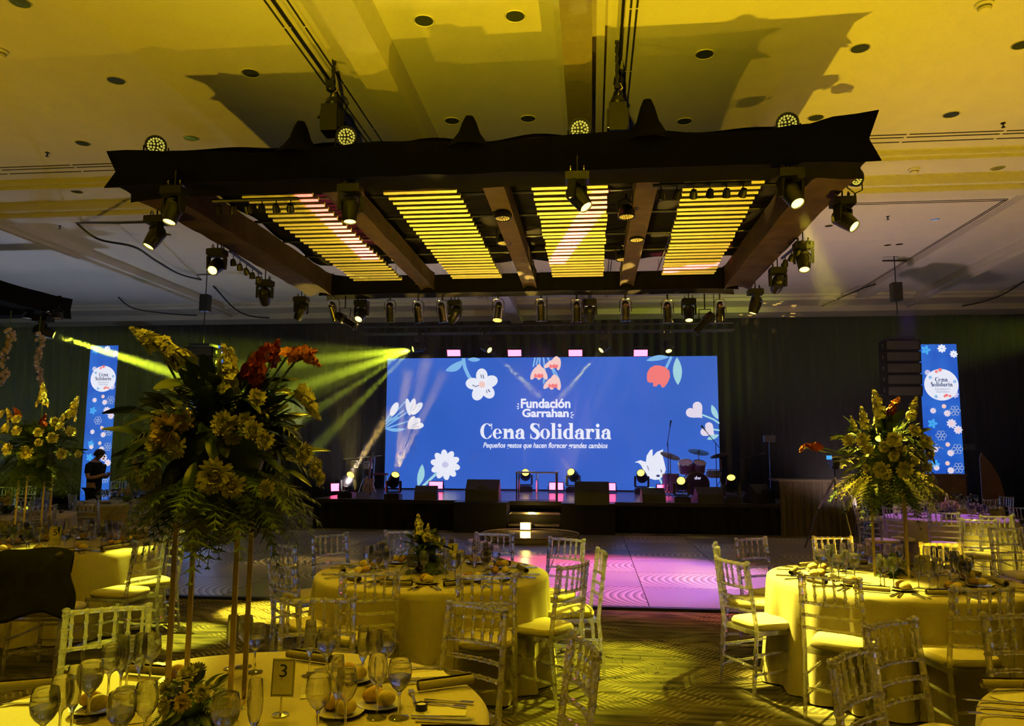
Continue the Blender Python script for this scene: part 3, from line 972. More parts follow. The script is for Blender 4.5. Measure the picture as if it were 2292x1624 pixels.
for k, (z, y) in enumerate(((.22, -.28), (.44, .02))):
    MB().box(-.53, .53, y, y + .3, z - .035, z).build('tread', M['steel'] if 0 else M['deck'], st, smooth=False)
    MB().box(-.53, .53, y - .008, y + .004, z - .04, z + .002).build('nosing', M['chrome'], st, smooth=False)
    MB().box(-.53, .53, y + .1, y + .12, 0, z - .035).build('riser_board', M['black_metal'], st, smooth=False)
for s in (-.55, .53):
    MB().box(s, s + .03, -.26, .36, 0, .42).build('side_panel', M['black_metal'], st, smooth=False)
pf = thing('round_platform', 'round dark glossy platform on the dance floor before the steps', 'platform', (-1.2, 14.98, .03))
MB().lathe([(.001, 0), (.94, 0), (.95, .02), (.95, .09), (.93, .11), (.001, .11)], 48).build('platform_body', M['gloss_beam'], pf)
MB().lathe([(.935, .11), (.945, .118), (.955, .11), (.945, .1)], 48).build('rim', M['gold'], pf)
lp = thing('floor_lamp_box', 'small glowing amber floor lamp at the foot of the stage steps', 'lamp', (-1.34, 15.5, .14))
MB().box(-.12, .12, -.05, .05, 0, .02).box(-.12, .12, .03, .05, .02, .16).build('housing', M['black_metal'], lp, smooth=False)
MB().box(-.1, .1, -.045, -.02, .02, .15).build('lamp_face', M['warm_lamp'], lp, smooth=False)
point('step_lamp_light', (-1.34, 15.35, .32), 14, AMB, .05)

# ------------------------------------------------------------------ flat artwork helpers (print on screens): shapes in the x-z plane, facing -y
def ell(cx, cz, rx, rz, a=0.0, n=18):
    c, s = math.cos(a), math.sin(a)
    return [(cx + rx * math.cos(t) * c - rz * math.sin(t) * s, cz + rx * math.cos(t) * s + rz * math.sin(t) * c) for t in [2 * math.pi * i / n for i in range(n)]]


def daisy(cx, cz, r, n, fat=.2, a0=0.0, inner=.55):
    return [ell(cx + r * inner * math.cos(a), cz + r * inner * math.sin(a), r * (1 - inner), r * fat, a, 14) for a in [a0 + 2 * math.pi * i / n for i in range(n)]]


def blade(x0, z0, x1, z1, w, bend=0.0, n=10):
    d = Vector((x1 - x0, z1 - z0))
    L = d.length
    d /= L
    u = Vector((-d.y, d.x))
    top, bot = [], []
    for i in range(n + 1):
        t = i / n
        c = Vector((x0, z0)) + d * L * t + u * bend * math.sin(math.pi * t)
        h = w * math.sin(math.pi * t) ** .8
        top.append(tuple(c + u * h))
        bot.append(tuple(c - u * h))
    return top + bot[::-1][1:-1]


def line2(pts, w):
    out = []
    for (a, b) in zip(pts, pts[1:]):
        d = Vector((b[0] - a[0], b[1] - a[1]))
        if d.length < 1e-9:
            continue
        u = Vector((-d.y, d.x)).normalized() * w
        out.append([(a[0] + u.x, a[1] + u.y), (a[0] - u.x, a[1] - u.y), (b[0] - u.x, b[1] - u.y), (b[0] + u.x, b[1] + u.y)])
        out.append(ell(b[0], b[1], w, w, 0, 8))
    return out


def heart(cx, cz, r, a=0.0):
    pts = []
    for i in range(28):
        t = 2 * math.pi * i / 28
        x = 16 * math.sin(t) ** 3 / 17
        z = (13 * math.cos(t) - 5 * math.cos(2 * t) - 2 * math.cos(3 * t) - math.cos(4 * t)) / 17
        pts.append((cx + r * (x * math.cos(a) - z * math.sin(a)), cz + r * (x * math.sin(a) + z * math.cos(a))))
    return pts


def area2(p):
    return sum(p[i][0] * p[(i + 1) % len(p)][1] - p[(i + 1) % len(p)][0] * p[i][1] for i in range(len(p)))


def flat(polys, name, m, parent, y, th=.003, loc=(0, 0, 0)):
    mb = MB()
    for p in polys:
        if area2(p) < 0:
            p = p[::-1]
        mb.add([(x, y, z) for x, z in p], [tuple(range(len(p)))])
    return mb.build(name, m, parent, loc, smooth=False)


def text_mesh(body, name, m, parent, x0, x1, zb, zt, y, bold=0.0, shear=0.0, ref=None, loc=(0, 0, 0)):
    """lettering fitted between x0..x1 with its tallest capital from zb (base line) to zt"""
    cu = bpy.data.curves.new('lettering', 'FONT')
    cu.body = body
    cu.offset = bold
    cu.shear = shear
    cu.resolution_u = 3
    tmp = bpy.data.objects.new('lettering', cu)
    COL.objects.link(tmp)
    dg = bpy.context.evaluated_depsgraph_get()
    me = bpy.data.meshes.new_from_object(tmp.evaluated_get(dg))
    bpy.data.objects.remove(tmp)
    xs = [v.co.x for v in me.vertices]
    ys = [v.co.y for v in me.vertices]
    a, b = min(xs), max(xs)
    cap = .70
    for v in me.vertices:
        u = (v.co.x - a) / (b - a)
        v.co = Vector((x0 + (x1 - x0) * u, y, zb + (zt - zb) * v.co.y / cap))
    me.materials.clear()
    me.materials.append(m)
    me.name = name
    return ob(name, me, parent, loc)


def ring2(cx, cz, ro, so, ri, si, a0, a1, n=22, dx=0.0):
    """stroke with thick sides and thin top and bottom, as in a modern serif face"""
    out = []
    for i in range(n):
        t0, t1 = R(a0 + (a1 - a0) * i / n), R(a0 + (a1 - a0) * (i + 1) / n)
        out.append([(cx + ro * math.cos(t0), cz + so * math.sin(t0)), (cx + ro * math.cos(t1), cz + so * math.sin(t1)),
                    (cx + dx + ri * math.cos(t1), cz + si * math.sin(t1)), (cx + dx + ri * math.cos(t0), cz + si * math.sin(t0))])
    return out


def rc(x0, x1, z0, z1):
    return [(x0, z0), (x1, z0), (x1, z1), (x0, z1)]


def swash(pts, n=8):
    """a stroke whose width varies: points (x, z, half width)"""
    P_ = [Vector(p) for p in pts]
    o = []
    for i in range(len(P_) - 1):
        p0, p1, p2, p3 = P_[max(i - 1, 0)], P_[i], P_[i + 1], P_[min(i + 2, len(P_) - 1)]
        for k in range(n):
            t = k / n
            o.append(.5 * ((2 * p1) + (p2 - p0) * t + (2 * p0 - 5 * p1 + 4 * p2 - p3) * t * t + (3 * p1 - p0 - 3 * p2 + p3) * t ** 3))
    o.append(P_[-1])
    L, R_ = [], []
    for i, q in enumerate(o):
        a, b = o[max(i - 1, 0)], o[min(i + 1, len(o) - 1)]
        d = Vector((b.x - a.x, b.y - a.y)).normalized()
        u = Vector((-d.y, d.x)) * max(q.z, .01)
        L.append((q.x + u.x, q.y + u.y))
        R_.append((q.x - u.x, q.y - u.y))
    return [[L[i], L[i + 1], R_[i + 1], R_[i]] for i in range(len(L) - 1)]


XH = .66  # small-letter height; capitals are 1 high


def glyph(c):
    s = .115  # half stem
    if c == 'C':
        return ring2(.46, .5, .46, .52, .23, .465, 42, 322, dx=.03) + [rc(.80, .85, .62, 1.0), [(.80, 1.0), (.80, .93), (.70, .97)]] + [[(.83, .30), (.78, .30), (.70, .06), (.80, .12)]], .90
    if c == 'S':
        return swash([(.64, .80, .03), (.56, .94, .035), (.40, .985, .035), (.20, .93, .10), (.15, .75, .125), (.30, .60, .135), (.50, .46, .14), (.60, .26, .125), (.50, .07, .10), (.30, .01, .035), (.14, .07, .035), (.06, .24, .03)]) + [rc(.63, .675, .68, 1.0), rc(.035, .08, 0, .34)], .74
    if c == 'e':
        return ring2(.33, XH / 2, .33, .345, .13, .30, 5, 325, dx=.02) + [rc(.12, .64, .335, .385), [(.66, .335), (.46, .335), (.44, .42), (.655, .42)], [(.66, .335), (.66, .39), (.645, .46), (.47, .46), (.47, .335)]], .72
    if c == 'o':
        return ring2(.35, XH / 2, .35, .345, .14, .305, 0, 360), .74
    if c == 'n':
        return [rc(.09, .09 + 2 * s, 0, XH), rc(0, .40, 0, .05), rc(0, .2, XH - .05, XH), rc(.55, .55 + 2 * s, 0, .42), rc(.46, .86, 0, .05)] + ring2(.545, .40, .235, .275, .01, .2, 0, 175), .90
    if c == 'r':
        return [rc(.09, .09 + 2 * s, 0, XH), rc(0, .44, 0, .05), rc(0, .2, XH - .05, XH), ell(.54, .54, .105, .105)] + swash([(.30, .40, .03), (.38, .60, .045), (.50, .64, .035), (.56, .60, .04)]), .68
    if c == 'l':
        return [rc(.09, .09 + 2 * s, 0, 1.04), rc(0, .41, 0, .05), rc(0, .2, .99, 1.04)], .44
    if c == 'i':
        return [rc(.09, .09 + 2 * s, 0, XH), rc(0, .41, 0, .05), rc(0, .2, XH - .05, XH), ell(.2, .88, .125, .125)], .44
    if c == 'd':
        return ring2(.34, XH / 2, .34, .345, .12, .30, 60, 300, dx=.03) + [rc(.46, .46 + 2 * s, 0, 1.04), rc(.38, .5, .99, 1.04), rc(.6, .78, 0, .05)] + swash([(.36, .65, .03), (.5, .58, .05)]) + swash([(.36, .015, .03), (.5, .09, .05)]), .82
    if c == 'a':
        return [rc(.40, .40 + 2 * s, .06, .46), ell(.14, .47, .10, .10)] + ring2(.36, .43, .27, .245, .04, .19, 0, 165) + ring2(.24, .18, .24, .20, .06, .15, 70, 330, dx=.03) + swash([(.3, .375, .025), (.42, .36, .04)]) + swash([(.32, .0, .03), (.44, .10, .05)]) + swash([(.5, .1, .10), (.60, .02, .05), (.70, .05, .02)]), .74
    return [], .3


def serif_word(word):
    out, x = [], 0.0
    for c in word:
        if c == ' ':
            x += .30
            continue
        p, adv = glyph(c)
        out += [[(u + x, v) for u, v in q] for q in p]
        x += adv
    return out, x - .04


def serif_text(word, name, m, parent, x0, x1, zb, zt, y, loc=(0, 0, 0)):
    p, w = serif_word(word)
    return flat([[(x0 + (x1 - x0) * u / w, zb + (zt - zb) * v) for u, v in q] for q in p], name, m, parent, y, loc=loc)


# ------------------------------------------------------------------ the big LED screen
def screen_blue():
    m, nt, b = nodes_of('screen_blue')
    tc = nd(nt, 'ShaderNodeTexCoord')
    n = nd(nt, 'ShaderNodeTexNoise'); n.inputs['Scale'].default_value = .35
    nt.links.new(tc.outputs['Object'], n.inputs['Vector'])
    cr = nd(nt, 'ShaderNodeValToRGB')
    cr.color_ramp.elements[0].position = .3; cr.color_ramp.elements[0].color = (.020, .105, .52, 1)
    cr.color_ramp.elements[1].position = .75; cr.color_ramp.elements[1].color = (.040, .135, .62, 1)
    nt.links.new(n.outputs['Fac'], cr.inputs['Fac'])
    nt.links.new(cr.outputs['Color'], b.inputs['Emission Color'])
    b.inputs['Emission Strength'].default_value = 1.0
    b.inputs['Base Color'].default_value = (.02, .02, .02, 1)
    return m


M['scr_blue'] = screen_blue()
M['scr_white'] = emit_mat('screen_white', (.86, .88, 1.0), .95)
M['scr_lav'] = emit_mat('screen_lavender', (.62, .60, .85), .95)
M['scr_sky'] = emit_mat('screen_sky', (.22, .50, .85), .95)
M['scr_mint'] = emit_mat('screen_mint', (.36, .68, .78), .95)
M['scr_coral'] = emit_mat('screen_coral', (.95, .20, .20), .95)
M['scr_peach'] = emit_mat('screen_peach', (.95, .62, .58), .95)
M['scr_blush'] = emit_mat('screen_blush', (.80, .72, .88), .95)
M['scr_ink'] = emit_mat('screen_navy_ink', (.02, .05, .18), .9)
M['scr_grey'] = emit_mat('screen_grey', (.50, .56, .72), .9)
M['scr_cyan'] = emit_mat('screen_cyan', (.06, .42, .92), .95)
SX0, SX1, SZ0, SZ1, SCY = -5.86, 3.46, .69, 4.38, 21.3
scr = thing('led_screen', 'huge blue LED screen with flower artwork behind the stage', 'screen', ((SX0 + SX1) / 2, SCY, SZ))
scx = (SX0 + SX1) / 2


def S(px, py):
    return ((px - 864) / (1611.5 - 864) * (SX1 - SX0) + SX0 - scx, (1096.0 - py) / (1096.0 - 799.5) * (SZ1 - SZ0) + SZ0 - SZ)


KX = (SX1 - SX0) / (1611.5 - 864)


def SP(poly):
    return [S(*p) for p in poly]


def SPs(polys):
    return [SP(p) for p in polys]


MB().box(SX0 - scx, SX1 - scx, .01, .12, 0, SZ1 - SZ).build('cabinet', M['black_metal'], scr, smooth=False)
bg = MB().box(SX0 - scx, SX1 - scx, 0, .01, SZ0 - SZ, SZ1 - SZ).build('display', M['scr_blue'], scr, smooth=False)
bc = MB()
for x in (-3, 0, 3):
    bc.tube([(x, .12, 2.6), (x, .9, .0)], .03, 6)
bc.build('rear_brace', M['black_metal'], scr)


def art(name, polys, m, y=-.003, label=None):
    o = flat(SPs(polys), name, M[m], scr, y)
    if label:
        o['label'] = label
    return o


# five-petal flower, top left
art('printed_stem', [blade(1001, 829, 1044, 805, 9, 4), blade(1052, 803, 1082, 804, 5)] + line2([(1042, 800), (1046, 822), (1054, 840), (1066, 856)], 4), 'scr_sky')
art('printed_flower', [ell(1086 + 21 * math.cos(a), 862 + 21 * math.sin(a), 17, 13.5, a) for a in [R(-92), R(-22), R(48), R(115), R(188)]] + [ell(1086, 862, 12, 12)], 'scr_white', -.005, 'white five-petal flower in the upper left of the screen')
art('printed_flower_centre', [ell(1086, 861, 7.5, 7.5)], 'scr_peach', -.007)
art('printed_sketch_line', line2([(1083, 838), (1085, 846)], .8) + line2([(1088, 838), (1090, 847)], .8) + line2([(1064, 862), (1072, 866), (1078, 863)], .8) + line2([(1100, 872), (1104, 878)], 1) + line2([(1096, 874), (1098, 880)], .8), 'scr_ink', -.007)
# tulip bunch, top centre
art('printed_stem', [q for a, b in (((1207, 800), (1203, 820)), ((1218, 800), (1217, 818)), ((1226, 800), (1230, 835)), ((1236, 800), (1250, 838)), ((1243, 815), (1262, 850)), ((1214, 800), (1210, 816))) for q in line2([a, b], 1.7)] + [blade(1230, 838, 1226, 862, 2.5)], 'scr_sky')
for k, (x, z, s, a) in enumerate(((1216, 833, 1.0, 0), (1250, 812, .92, .5), (1248, 856, 1.0, .25))):
    pts = [ell(x, z, 8 * s, 18 * s, a), ell(x - 11 * s, z + 3 * s, 6 * s, 16 * s, a + .45), ell(x + 11 * s, z + 3 * s, 6 * s, 16 * s, a - .45)]
    art('printed_tulip', pts, 'scr_peach', -.005)
    art('printed_tulip_base', [ell(x, z + 9 * s, 5 * s, 5 * s), ell(x - 8 * s, z + 9 * s, 3 * s, 5 * s), ell(x + 7 * s, z + 9 * s, 3 * s, 5 * s)], 'scr_coral', -.007)
# coral tulip, top right
art('printed_leaf', [blade(1456, 809, 1507, 801, 6, -2)] + line2([(1512, 800), (1500, 825)], 3), 'scr_sky')
art('printed_leaf', [blade(1524, 802, 1525, 864, 10, 0)], 'scr_mint')
art('printed_tulip', [[(1457, 846), (1458, 836), (1464, 826), (1474, 820), (1486, 820), (1498, 824), (1507, 832), (1508, 846), (1503, 858), (1496, 868), (1490, 870), (1487, 863), (1482, 862), (1478, 867), (1471, 867), (1470, 858), (1464, 859), (1458, 856)]], 'scr_coral', -.005, 'coral tulip in the upper right of the screen')
# white crocus bunch, left edge
art('printed_stem', [q for a, b in (((863, 945), (890, 905)), ((863, 952), (905, 920)), ((863, 958), (912, 925)), ((863, 962), (915, 945)), ((868, 944), (908, 900))) for q in line2([a, b], 1.6)] + [blade(863, 962, 912, 962, 4, 3), blade(863, 950, 900, 935, 3, -3)], 'scr_sky')
art('printed_crocus', [ell(883, 917, 8, 17, .45), ell(925, 910, 7, 18, .25), ell(936, 916, 8, 18, .75), ell(916, 912, 6, 20, -.2), ell(930, 950, 9, 18, .9), ell(935, 955, 8, 18, 1.5), ell(924, 946, 7, 14, .5)], 'scr_white', -.005, 'white crocus bunch at the left edge of the screen')
art('printed_sketch_line', line2([(921, 920), (928, 905)], .8) + line2([(925, 922), (934, 910)], .8) + line2([(926, 955), (940, 948)], .8) + line2([(928, 958), (942, 956)], .8), 'scr_grey', -.007)
# white daisy, bottom left
art('printed_stem', line2([(985, 1062), (955, 1090)], 3) + [blade(942, 1092, 951, 1042, 8, 2)], 'scr_mint')
art('printed_daisy', [ell(1004 + 22 * math.cos(a), 1043 + 22 * math.sin(a), 12.5, 7.8, a) for a in [2 * math.pi * i / 10 + .2 for i in range(10)]] + [ell(1004, 1043, 14, 14)], 'scr_white', -.005, 'white daisy in the lower left of the screen')
art('printed_daisy_centre', [ell(1004, 1043, 7.5, 6.8)], 'scr_lav', -.007)
# hearts, right edge
art('printed_stem', line2([(1576, 930), (1600, 940), (1611, 948)], 2) + line2([(1598, 962), (1611, 964)], 1.8), 'scr_mint')
art('printed_heart', [heart(1562, 922, -22, -.75), heart(1588, 964, -18, -.9)], 'scr_blush', -.005, 'two pale pink hearts at the right edge of the screen')
art('printed_leaf', [blade(1597, 908, 1610, 940, 6, 1), blade(1585, 984, 1611, 974, 5, 0)], 'scr_mint')
# white tulip, bottom right
art('printed_stem', line2([(1481, 1070), (1487, 1082), (1491, 1090)], 2.2) + [[(1450, 1096), (1452, 1091), (1460, 1088), (1470, 1089), (1476, 1096)]], 'scr_mint')
art('printed_tulip', [[(1427, 1035), (1440, 1030), (1452, 1034), (1454, 1020), (1462, 1008), (1467, 1006), (1467, 1022), (1476, 1012), (1490, 1006), (1488, 1018), (1492, 1034), (1495, 1050), (1490, 1064), (1480, 1072), (1470, 1073), (1458, 1069), (1448, 1056), (1442, 1042), (1436, 1036)]], 'scr_white', -.005, 'white tulip in the lower right of the screen')
art('printed_sketch_line', [ell(1478, 1064, 4, 2.6)] + line2([(1484, 1050), (1486, 1056)], .9) + line2([(1455, 1042), (1458, 1052)], .6), 'scr_ink', -.007)
# lettering
x0, z0 = S(1175, 914); x1, z1 = S(1287, 894)
text_mesh('Fundación', 'logo_lettering', M['scr_white'], scr, x0, x1, z0, z1, -.004, .035)['label'] = 'white rounded lettering reading Fundación'
x0, z0 = S(1178, 934.5); x1, z1 = S(1283, 917)
text_mesh('Garrahan', 'logo_lettering', M['scr_white'], scr, x0, x1, z0, z1, -.004, .035)['label'] = 'white rounded lettering reading Garrahan'
art('logo_tick', line2([(1166, 911), (1170, 911.5)], 1.1) + line2([(1168, 904), (1170, 907)], 1.1) + line2([(1167, 917), (1170, 915)], 1.1) + line2([(1287, 927), (1291, 924)], 1.1) + line2([(1288, 931), (1294, 930)], 1.1) + line2([(1287, 934), (1291, 937)], 1.1), 'scr_white')
x0, z0 = S(1083, 984); x1, z1 = S(1377, 950)
wa, wb = serif_word('Cena')[1], serif_word('Cena Solidaria')[1]
serif_text('Cena', 'title_lettering', M['scr_white'], scr, x0, x0 + (x1 - x0) * wa / wb, z0, z1, -.004)['label'] = 'large white serif word Cena'
serif_text('Solidaria', 'title_lettering', M['scr_white'], scr, x0 + (x1 - x0) * (wa + .34) / wb, x1, z0, z1, -.004)['label'] = 'large white serif word Solidaria'
x0, z0 = S(1090, 1004); x1, z1 = S(1369, 992.5)
text_mesh('Pequeños gestos que hacen florecer grandes cambios', 'tagline_lettering', M['scr_white'], scr, x0, x1, z0, z1, -.004, .022, .25)['label'] = 'small white italic line of lettering under the title'

# ------------------------------------------------------------------ three LED banner totems
def banner_blue():
    m, nt, b = nodes_of('banner_blue')
    tc = nd(nt, 'ShaderNodeTexCoord')
    sx = nd(nt, 'ShaderNodeSeparateXYZ'); nt.links.new(tc.outputs['Object'], sx.inputs[0])
    w = nd(nt, 'ShaderNodeTexNoise'); w.inputs['Scale'].default_value = 1.2
    nt.links.new(tc.outputs['Object'], w.inputs['Vector'])
    cr = nd(nt, 'ShaderNodeValToRGB')
    cr.color_ramp.elements[0].position = .35; cr.color_ramp.elements[0].color = (.008, .085, .55, 1)
    cr.color_ramp.elements[1].position = .75; cr.color_ramp.elements[1].color = (.03, .18, .72, 1)
    nt.links.new(w.outputs['Fac'], cr.inputs['Fac'])
    nt.links.new(cr.outputs['Color'], b.inputs['Emission Color'])
    b.inputs['Emission Strength'].default_value = .95
    b.inputs['Base Color'].default_value = (.02, .02, .02, 1)
    return m


M['ban_blue'] = banner_blue()


def banner(xc, y, w, ztop, label):
    t = thing('led_banner', label, 'LED banner', (xc, y, 0), 0, 'tall blue LED banners')
    k = w / 82.0

    def B(px, py):
        return ((px - 2098.0) * k, ztop - (py - 770.0) * k)

    MB().box(-w / 2, w / 2, .01, .1, .02, ztop).box(-w / 2 - .1, w / 2 + .1, -.15, .3, 0, .02).build('cabinet', M['black_metal'], t, smooth=False)
    MB().box(-w / 2, w / 2, 0, .01, .1, ztop).build('display', M['ban_blue'], t, smooth=False)

    def a(name, polys, m, yy=-.003):
        return flat([[B(*p) for p in q] for q in polys], name, M[m], t, yy)

    for rep in range(3):
        o = rep * 128.0 if rep else 0
        daisies = [(2107, 780, 10), (2132, 793, 9)] if rep == 0 else []
        if rep < 2:
            pass
        for x, z, r in daisies:
            a('printed_daisy', daisy(x, z, r, 8, .26), 'scr_white')
        base = 922 + rep * 128
        if base - 770 > ztop / k - 30:
            break
        for x, z, r in [(2080, base, 7), (2118, base + 29, 11), (2131, base + 43, 10), (2110, base + 6, 8), (2080, base + 87, 7), (2112, base + 95, 8)]:
            a('printed_daisy', daisy(x, z, r, 9, .24), 'scr_blush')
            a('printed_daisy_centre', [ell(x, z, r * .3, r * .3)], 'scr_peach', -.006)
        for x, z, r in ((2077, base + 29, 11), (2078, base + 120, 10)):
            a('printed_cyan_flower', daisy(x, z, r, 5, .30), 'scr_cyan')
        for x, z in ((2104, base - 10), (2107, base + 76)):
            a('printed_pink_flower', [ell(x, z, 5, 5)], 'scr_peach')
        for x, z in ((2127, base), (2094, base + 56), (2127, base + 86)):
            rg = []
            for i in range(6):
                an = 2 * math.pi * i / 6
                e_ = ell(x + 7 * math.cos(an), z + 7 * math.sin(an), 4.6, 3.8, an, 10)
                rg += line2(e_ + [e_[0]], .5)
            a('printed_outline_flower', rg, 'scr_grey')
    a('printed_cyan_flower', daisy(2072, 783, 11, 5, .30), 'scr_cyan')
    a('printed_daisy', daisy(2073, 835, 7, 9, .24), 'scr_lav')
    a('printed_daisy', daisy(2129, 885, 9, 8, .24), 'scr_lav')
    a('printed_disc', [ell(2104 - 6 if 0 else 2101, 863, 37, 36, 0, 40)], 'scr_white', -.006)
    a('printed_small_flower', daisy(2092, 833, 4, 6, .3) + [ell(2100, 829, 4, 4), ell(2111, 887, 4, 3), ell(2107, 889, 3, 3)] + daisy(2118, 889, 3.4, 6, .3), 'scr_coral', -.008)
    a('printed_small_flower', daisy(2078, 846, 4, 6, .3) + daisy(2130, 856, 4, 6, .3) + daisy(2088, 890, 4, 6, .3), 'scr_sky', -.008)
    (x0, z0), (x1, z1) = B(2088, 856), B(2115, 846)
    serif_text('Cena', 'title_lettering', M['scr_ink'], t, x0, x1, z0, z1, -.009)
    (x0, z0), (x1, z1) = B(2078, 867), B(2125, 857.5)
    serif_text('Solidaria', 'title_lettering', M['scr_ink'], t, x0, x1, z0, z1, -.009)
    (x0, z0), (x1, z1) = B(2087, 875), B(2119, 870)
    text_mesh('Fundación', 'logo_lettering', M['scr_grey'], t, x0, x1, z0, z1, -.009, .02)
    (x0, z0), (x1, z1) = B(2089, 881), B(2117, 876)
    text_mesh('Garrahan', 'logo_lettering', M['scr_grey'], t, x0, x1, z0, z1, -.009, .02)
    return t


p = at(234, 773, y=20.6)
banner(p.x, 20.6, .86, p.z, 'tall blue flowered LED banner behind the standing person')
p = at(466, 773, y=21.4)
banner(p.x, 21.4, .97, p.z, 'tall blue LED banner half hidden behind the large dark flower arrangement')
p = at(2098, 770, y=21.0)
banner(p.x, 21.0, .95, p.z, 'tall blue flowered LED banner at the right of the hall')

# ------------------------------------------------------------------ lamps of the stage
def on_stage(px, py):
    p = at(px, py, z=SZ)
    return Vector((p.x, max(p.y, SY + .2), SZ))


STG = [('s1', (776, 1113), at(1040, 660, y=13.3), 'amber', 'lit upright moving head at the far left of the stage beside the percussion'),
       ('s2', (872, 1118), at(1000, 658, y=13.3), 'amber', 'bright upright moving head at the front of the stage left of the monitors'),
       ('s3', (925, 1092), at(905, 656, y=13.3), 'amber', 'upright moving head before the screen edge left of the printed daisy'),
       ('s4', (1032, 1093), at(1370, 655, y=13.3), 'amber', 'upright moving head beside the printed daisy tilted right'),
       ('s5', (1176, 1099), at(1180, 800, y=13.3), 'amber', 'upright moving head standing behind the clear lectern'),
       ('s6', (1283, 1101), at(1020, 660, y=13.3), 'amber', 'upright moving head behind the right stage monitor'),
       ('s7', (1437, 1104), at(1330, 700, y=13.3), 'amber', 'upright moving head before the printed white tulip'),
       ('s8', (1540, 1131), at(1500, 950, y=13.3), 'amber', 'upright moving head in front of the bass drum'),
       ('s9', (1662, 1133), at(1600, 700, y=13.3), 'amber', 'upright moving head at the right end of the stage')]
for key, p, d, ln_, lab in STG:
    q = on_stage(*p)
    sc_ = 1.0 if q.y < 19 else 1.12
    LENSPOS[key] = moving_head(q, d, lab, ln_, True, sc_, 'upright moving heads on the stage')
# hanging pipe above the screen with its lamps
pipe = thing('lamp_pipe', 'black pipe truss above the big screen carrying pink panels', 'pipe truss', (-1.2, 20.6, 4.98))
for dy, dz in ((-.12, 0), (.12, 0), (0, .2)):
    MB().cyl((-5.2, dy, dz), (5.0, dy, dz), .025, None, 8).build('tube', M['black_metal'], pipe)
lc = MB()
for i in range(34):
    x = -5.1 + .3 * i
    lc.cyl((x, -.12, 0), (x + .15, .12, 0), .01, None, 5).cyl((x + .15, .12, 0), (x + .3, 0, .2), .01, None, 5)
lc.build('lattice', M['black_metal'], pipe)
hw = MB()
for x in (-4.5, 0, 4.5):
    hw.cyl((x, 0, .2), (x, 0, 1.0), .012, None, 5)
hw.build('suspension_wire', M['black_metal'], pipe)
TOP = [('t1', (940, 772), (-1.0, -.55, -.30), 'lime', 'brilliant lime moving head above the left end of the screen'), ('t2', (1086, 772), (.75, -.6, -.55), 'y', 'yellow moving head above the five-petal flower on the screen'),
       ('t3', (1356, 770), (-.75, -.5, -.75), 'y', 'yellow moving head above the screen right of the tulip bunch'), ('t4', (1494, 768), (.1, -.6, -.9), 'y', 'yellow moving head above the coral tulip on the screen')]
for key, p, d, ln_, lab in TOP:
    q = at(*p, y=20.45)
    q.z = 4.92
    LENSPOS[key] = moving_head(q, q + Vector((0, 0, -.37)) + Vector(d) * 4, lab, ln_, False, .95, 'moving heads above the screen')


def pink_panel(loc, d, label, group, hanging):
    t = thing('led_panel_light', label, 'stage light', loc, 0, group)
    e = Vector(d).normalized().to_track_quat('-Z', 'Y').to_euler()
    b = MB().box(-.2, .2, -.11, .11, -.02, .07).build('housing', M['black_metal'], t, (0, 0, 0), e, smooth=False)
    MB().box(-.18, .18, -.09, .09, -.026, -.019).build('led_face', M['pink_panel'], b, smooth=False)
    s = 1 if hanging else -1
    MB().tube([(-.22, 0, 0), (-.22, 0, .16 * s), (.22, 0, .16 * s), (.22, 0, 0)], .009, 5).cyl((0, 0, .16 * s), (0, 0, (.66 if hanging else .17) * s), .01, None, 5).build('bracket', M['black_metal'], t)


for i, px in enumerate((1016, 1152, 1288, 1434)):
    q = at(px, 789, y=20.5)
    pink_panel(q, (0, -1, -.55), '%s glowing pink LED panel from the left above the screen' % ORD[i], 'pink LED panels above the screen', True)
for i, (px, py) in enumerate(((976, 1089), (1245, 1092), (1362, 1095), (1487, 1098))):
    q = at(px, py, y=20.3 if i != 3 else 19.6)
    q.z = SZ + .17
    pink_panel(q, (0, -1, .12), '%s glowing pink LED panel from the left on the stage floor' % ORD[i], 'pink LED panels on the stage floor', False)
q = at(752, 1080, y=18.5)
pink_panel((q.x, q.y, SZ + .17), (1, -.5, .1), 'pink LED panel at the far left end of the stage', 'pink LED panels on the stage floor', False)

# ------------------------------------------------------------------ stage monitors
def wedge(px, py, w, h, d, rz, label, style=0):
    q = at(px, py, z=SZ)
    if not style or px > 1500:
        q.y = max(q.y, SY + .03)
    t = thing('stage_monitor', label, 'loudspeaker', (q.x, q.y + d / 2, SZ), rz, 'wedge monitors on the stage')
    v = [(-w / 2, -d / 2, 0), (w / 2, -d / 2, 0), (w / 2, d / 2, 0), (-w / 2, d / 2, 0), (-w / 2, -d / 2 + .04, h * .55), (w / 2, -d / 2 + .04, h * .55), (w / 2, .02, h), (-w / 2, .02, h), (w / 2, d / 2, h * .2), (-w / 2, d / 2, h * .2)]
    f = [(0, 3, 2, 1), (0, 1, 5, 4), (4, 5, 6, 7), (6, 8, 9, 7), (2, 3, 9, 8), (1, 2, 8, 6, 5), (0, 4, 7, 9, 3)]
    MB().add(v, f).build('cabinet', M['black_plastic'], t, smooth=False)
    MB().add([(-w / 2 + .03, .05, h - .02), (w / 2 - .03, .05, h - .02), (w / 2 - .03, d / 2 + .005, h * .22), (-w / 2 + .03, d / 2 + .005, h * .22)], [(0, 1, 2, 3)]).build('grille', M['black_metal'], t, smooth=False)
    if style:
        MB().box(-.07, .07, -d / 2 + .05, -d / 2 + .07, h * .40, h * .56).build('handle_recess', M['slot'], t, smooth=False)
        MB().box(-.10, .10, -d / 2 + .025, -d / 2 + .055, h * .62, h * .70).build('connector_plate', M['slot'], t, smooth=False)
    return t


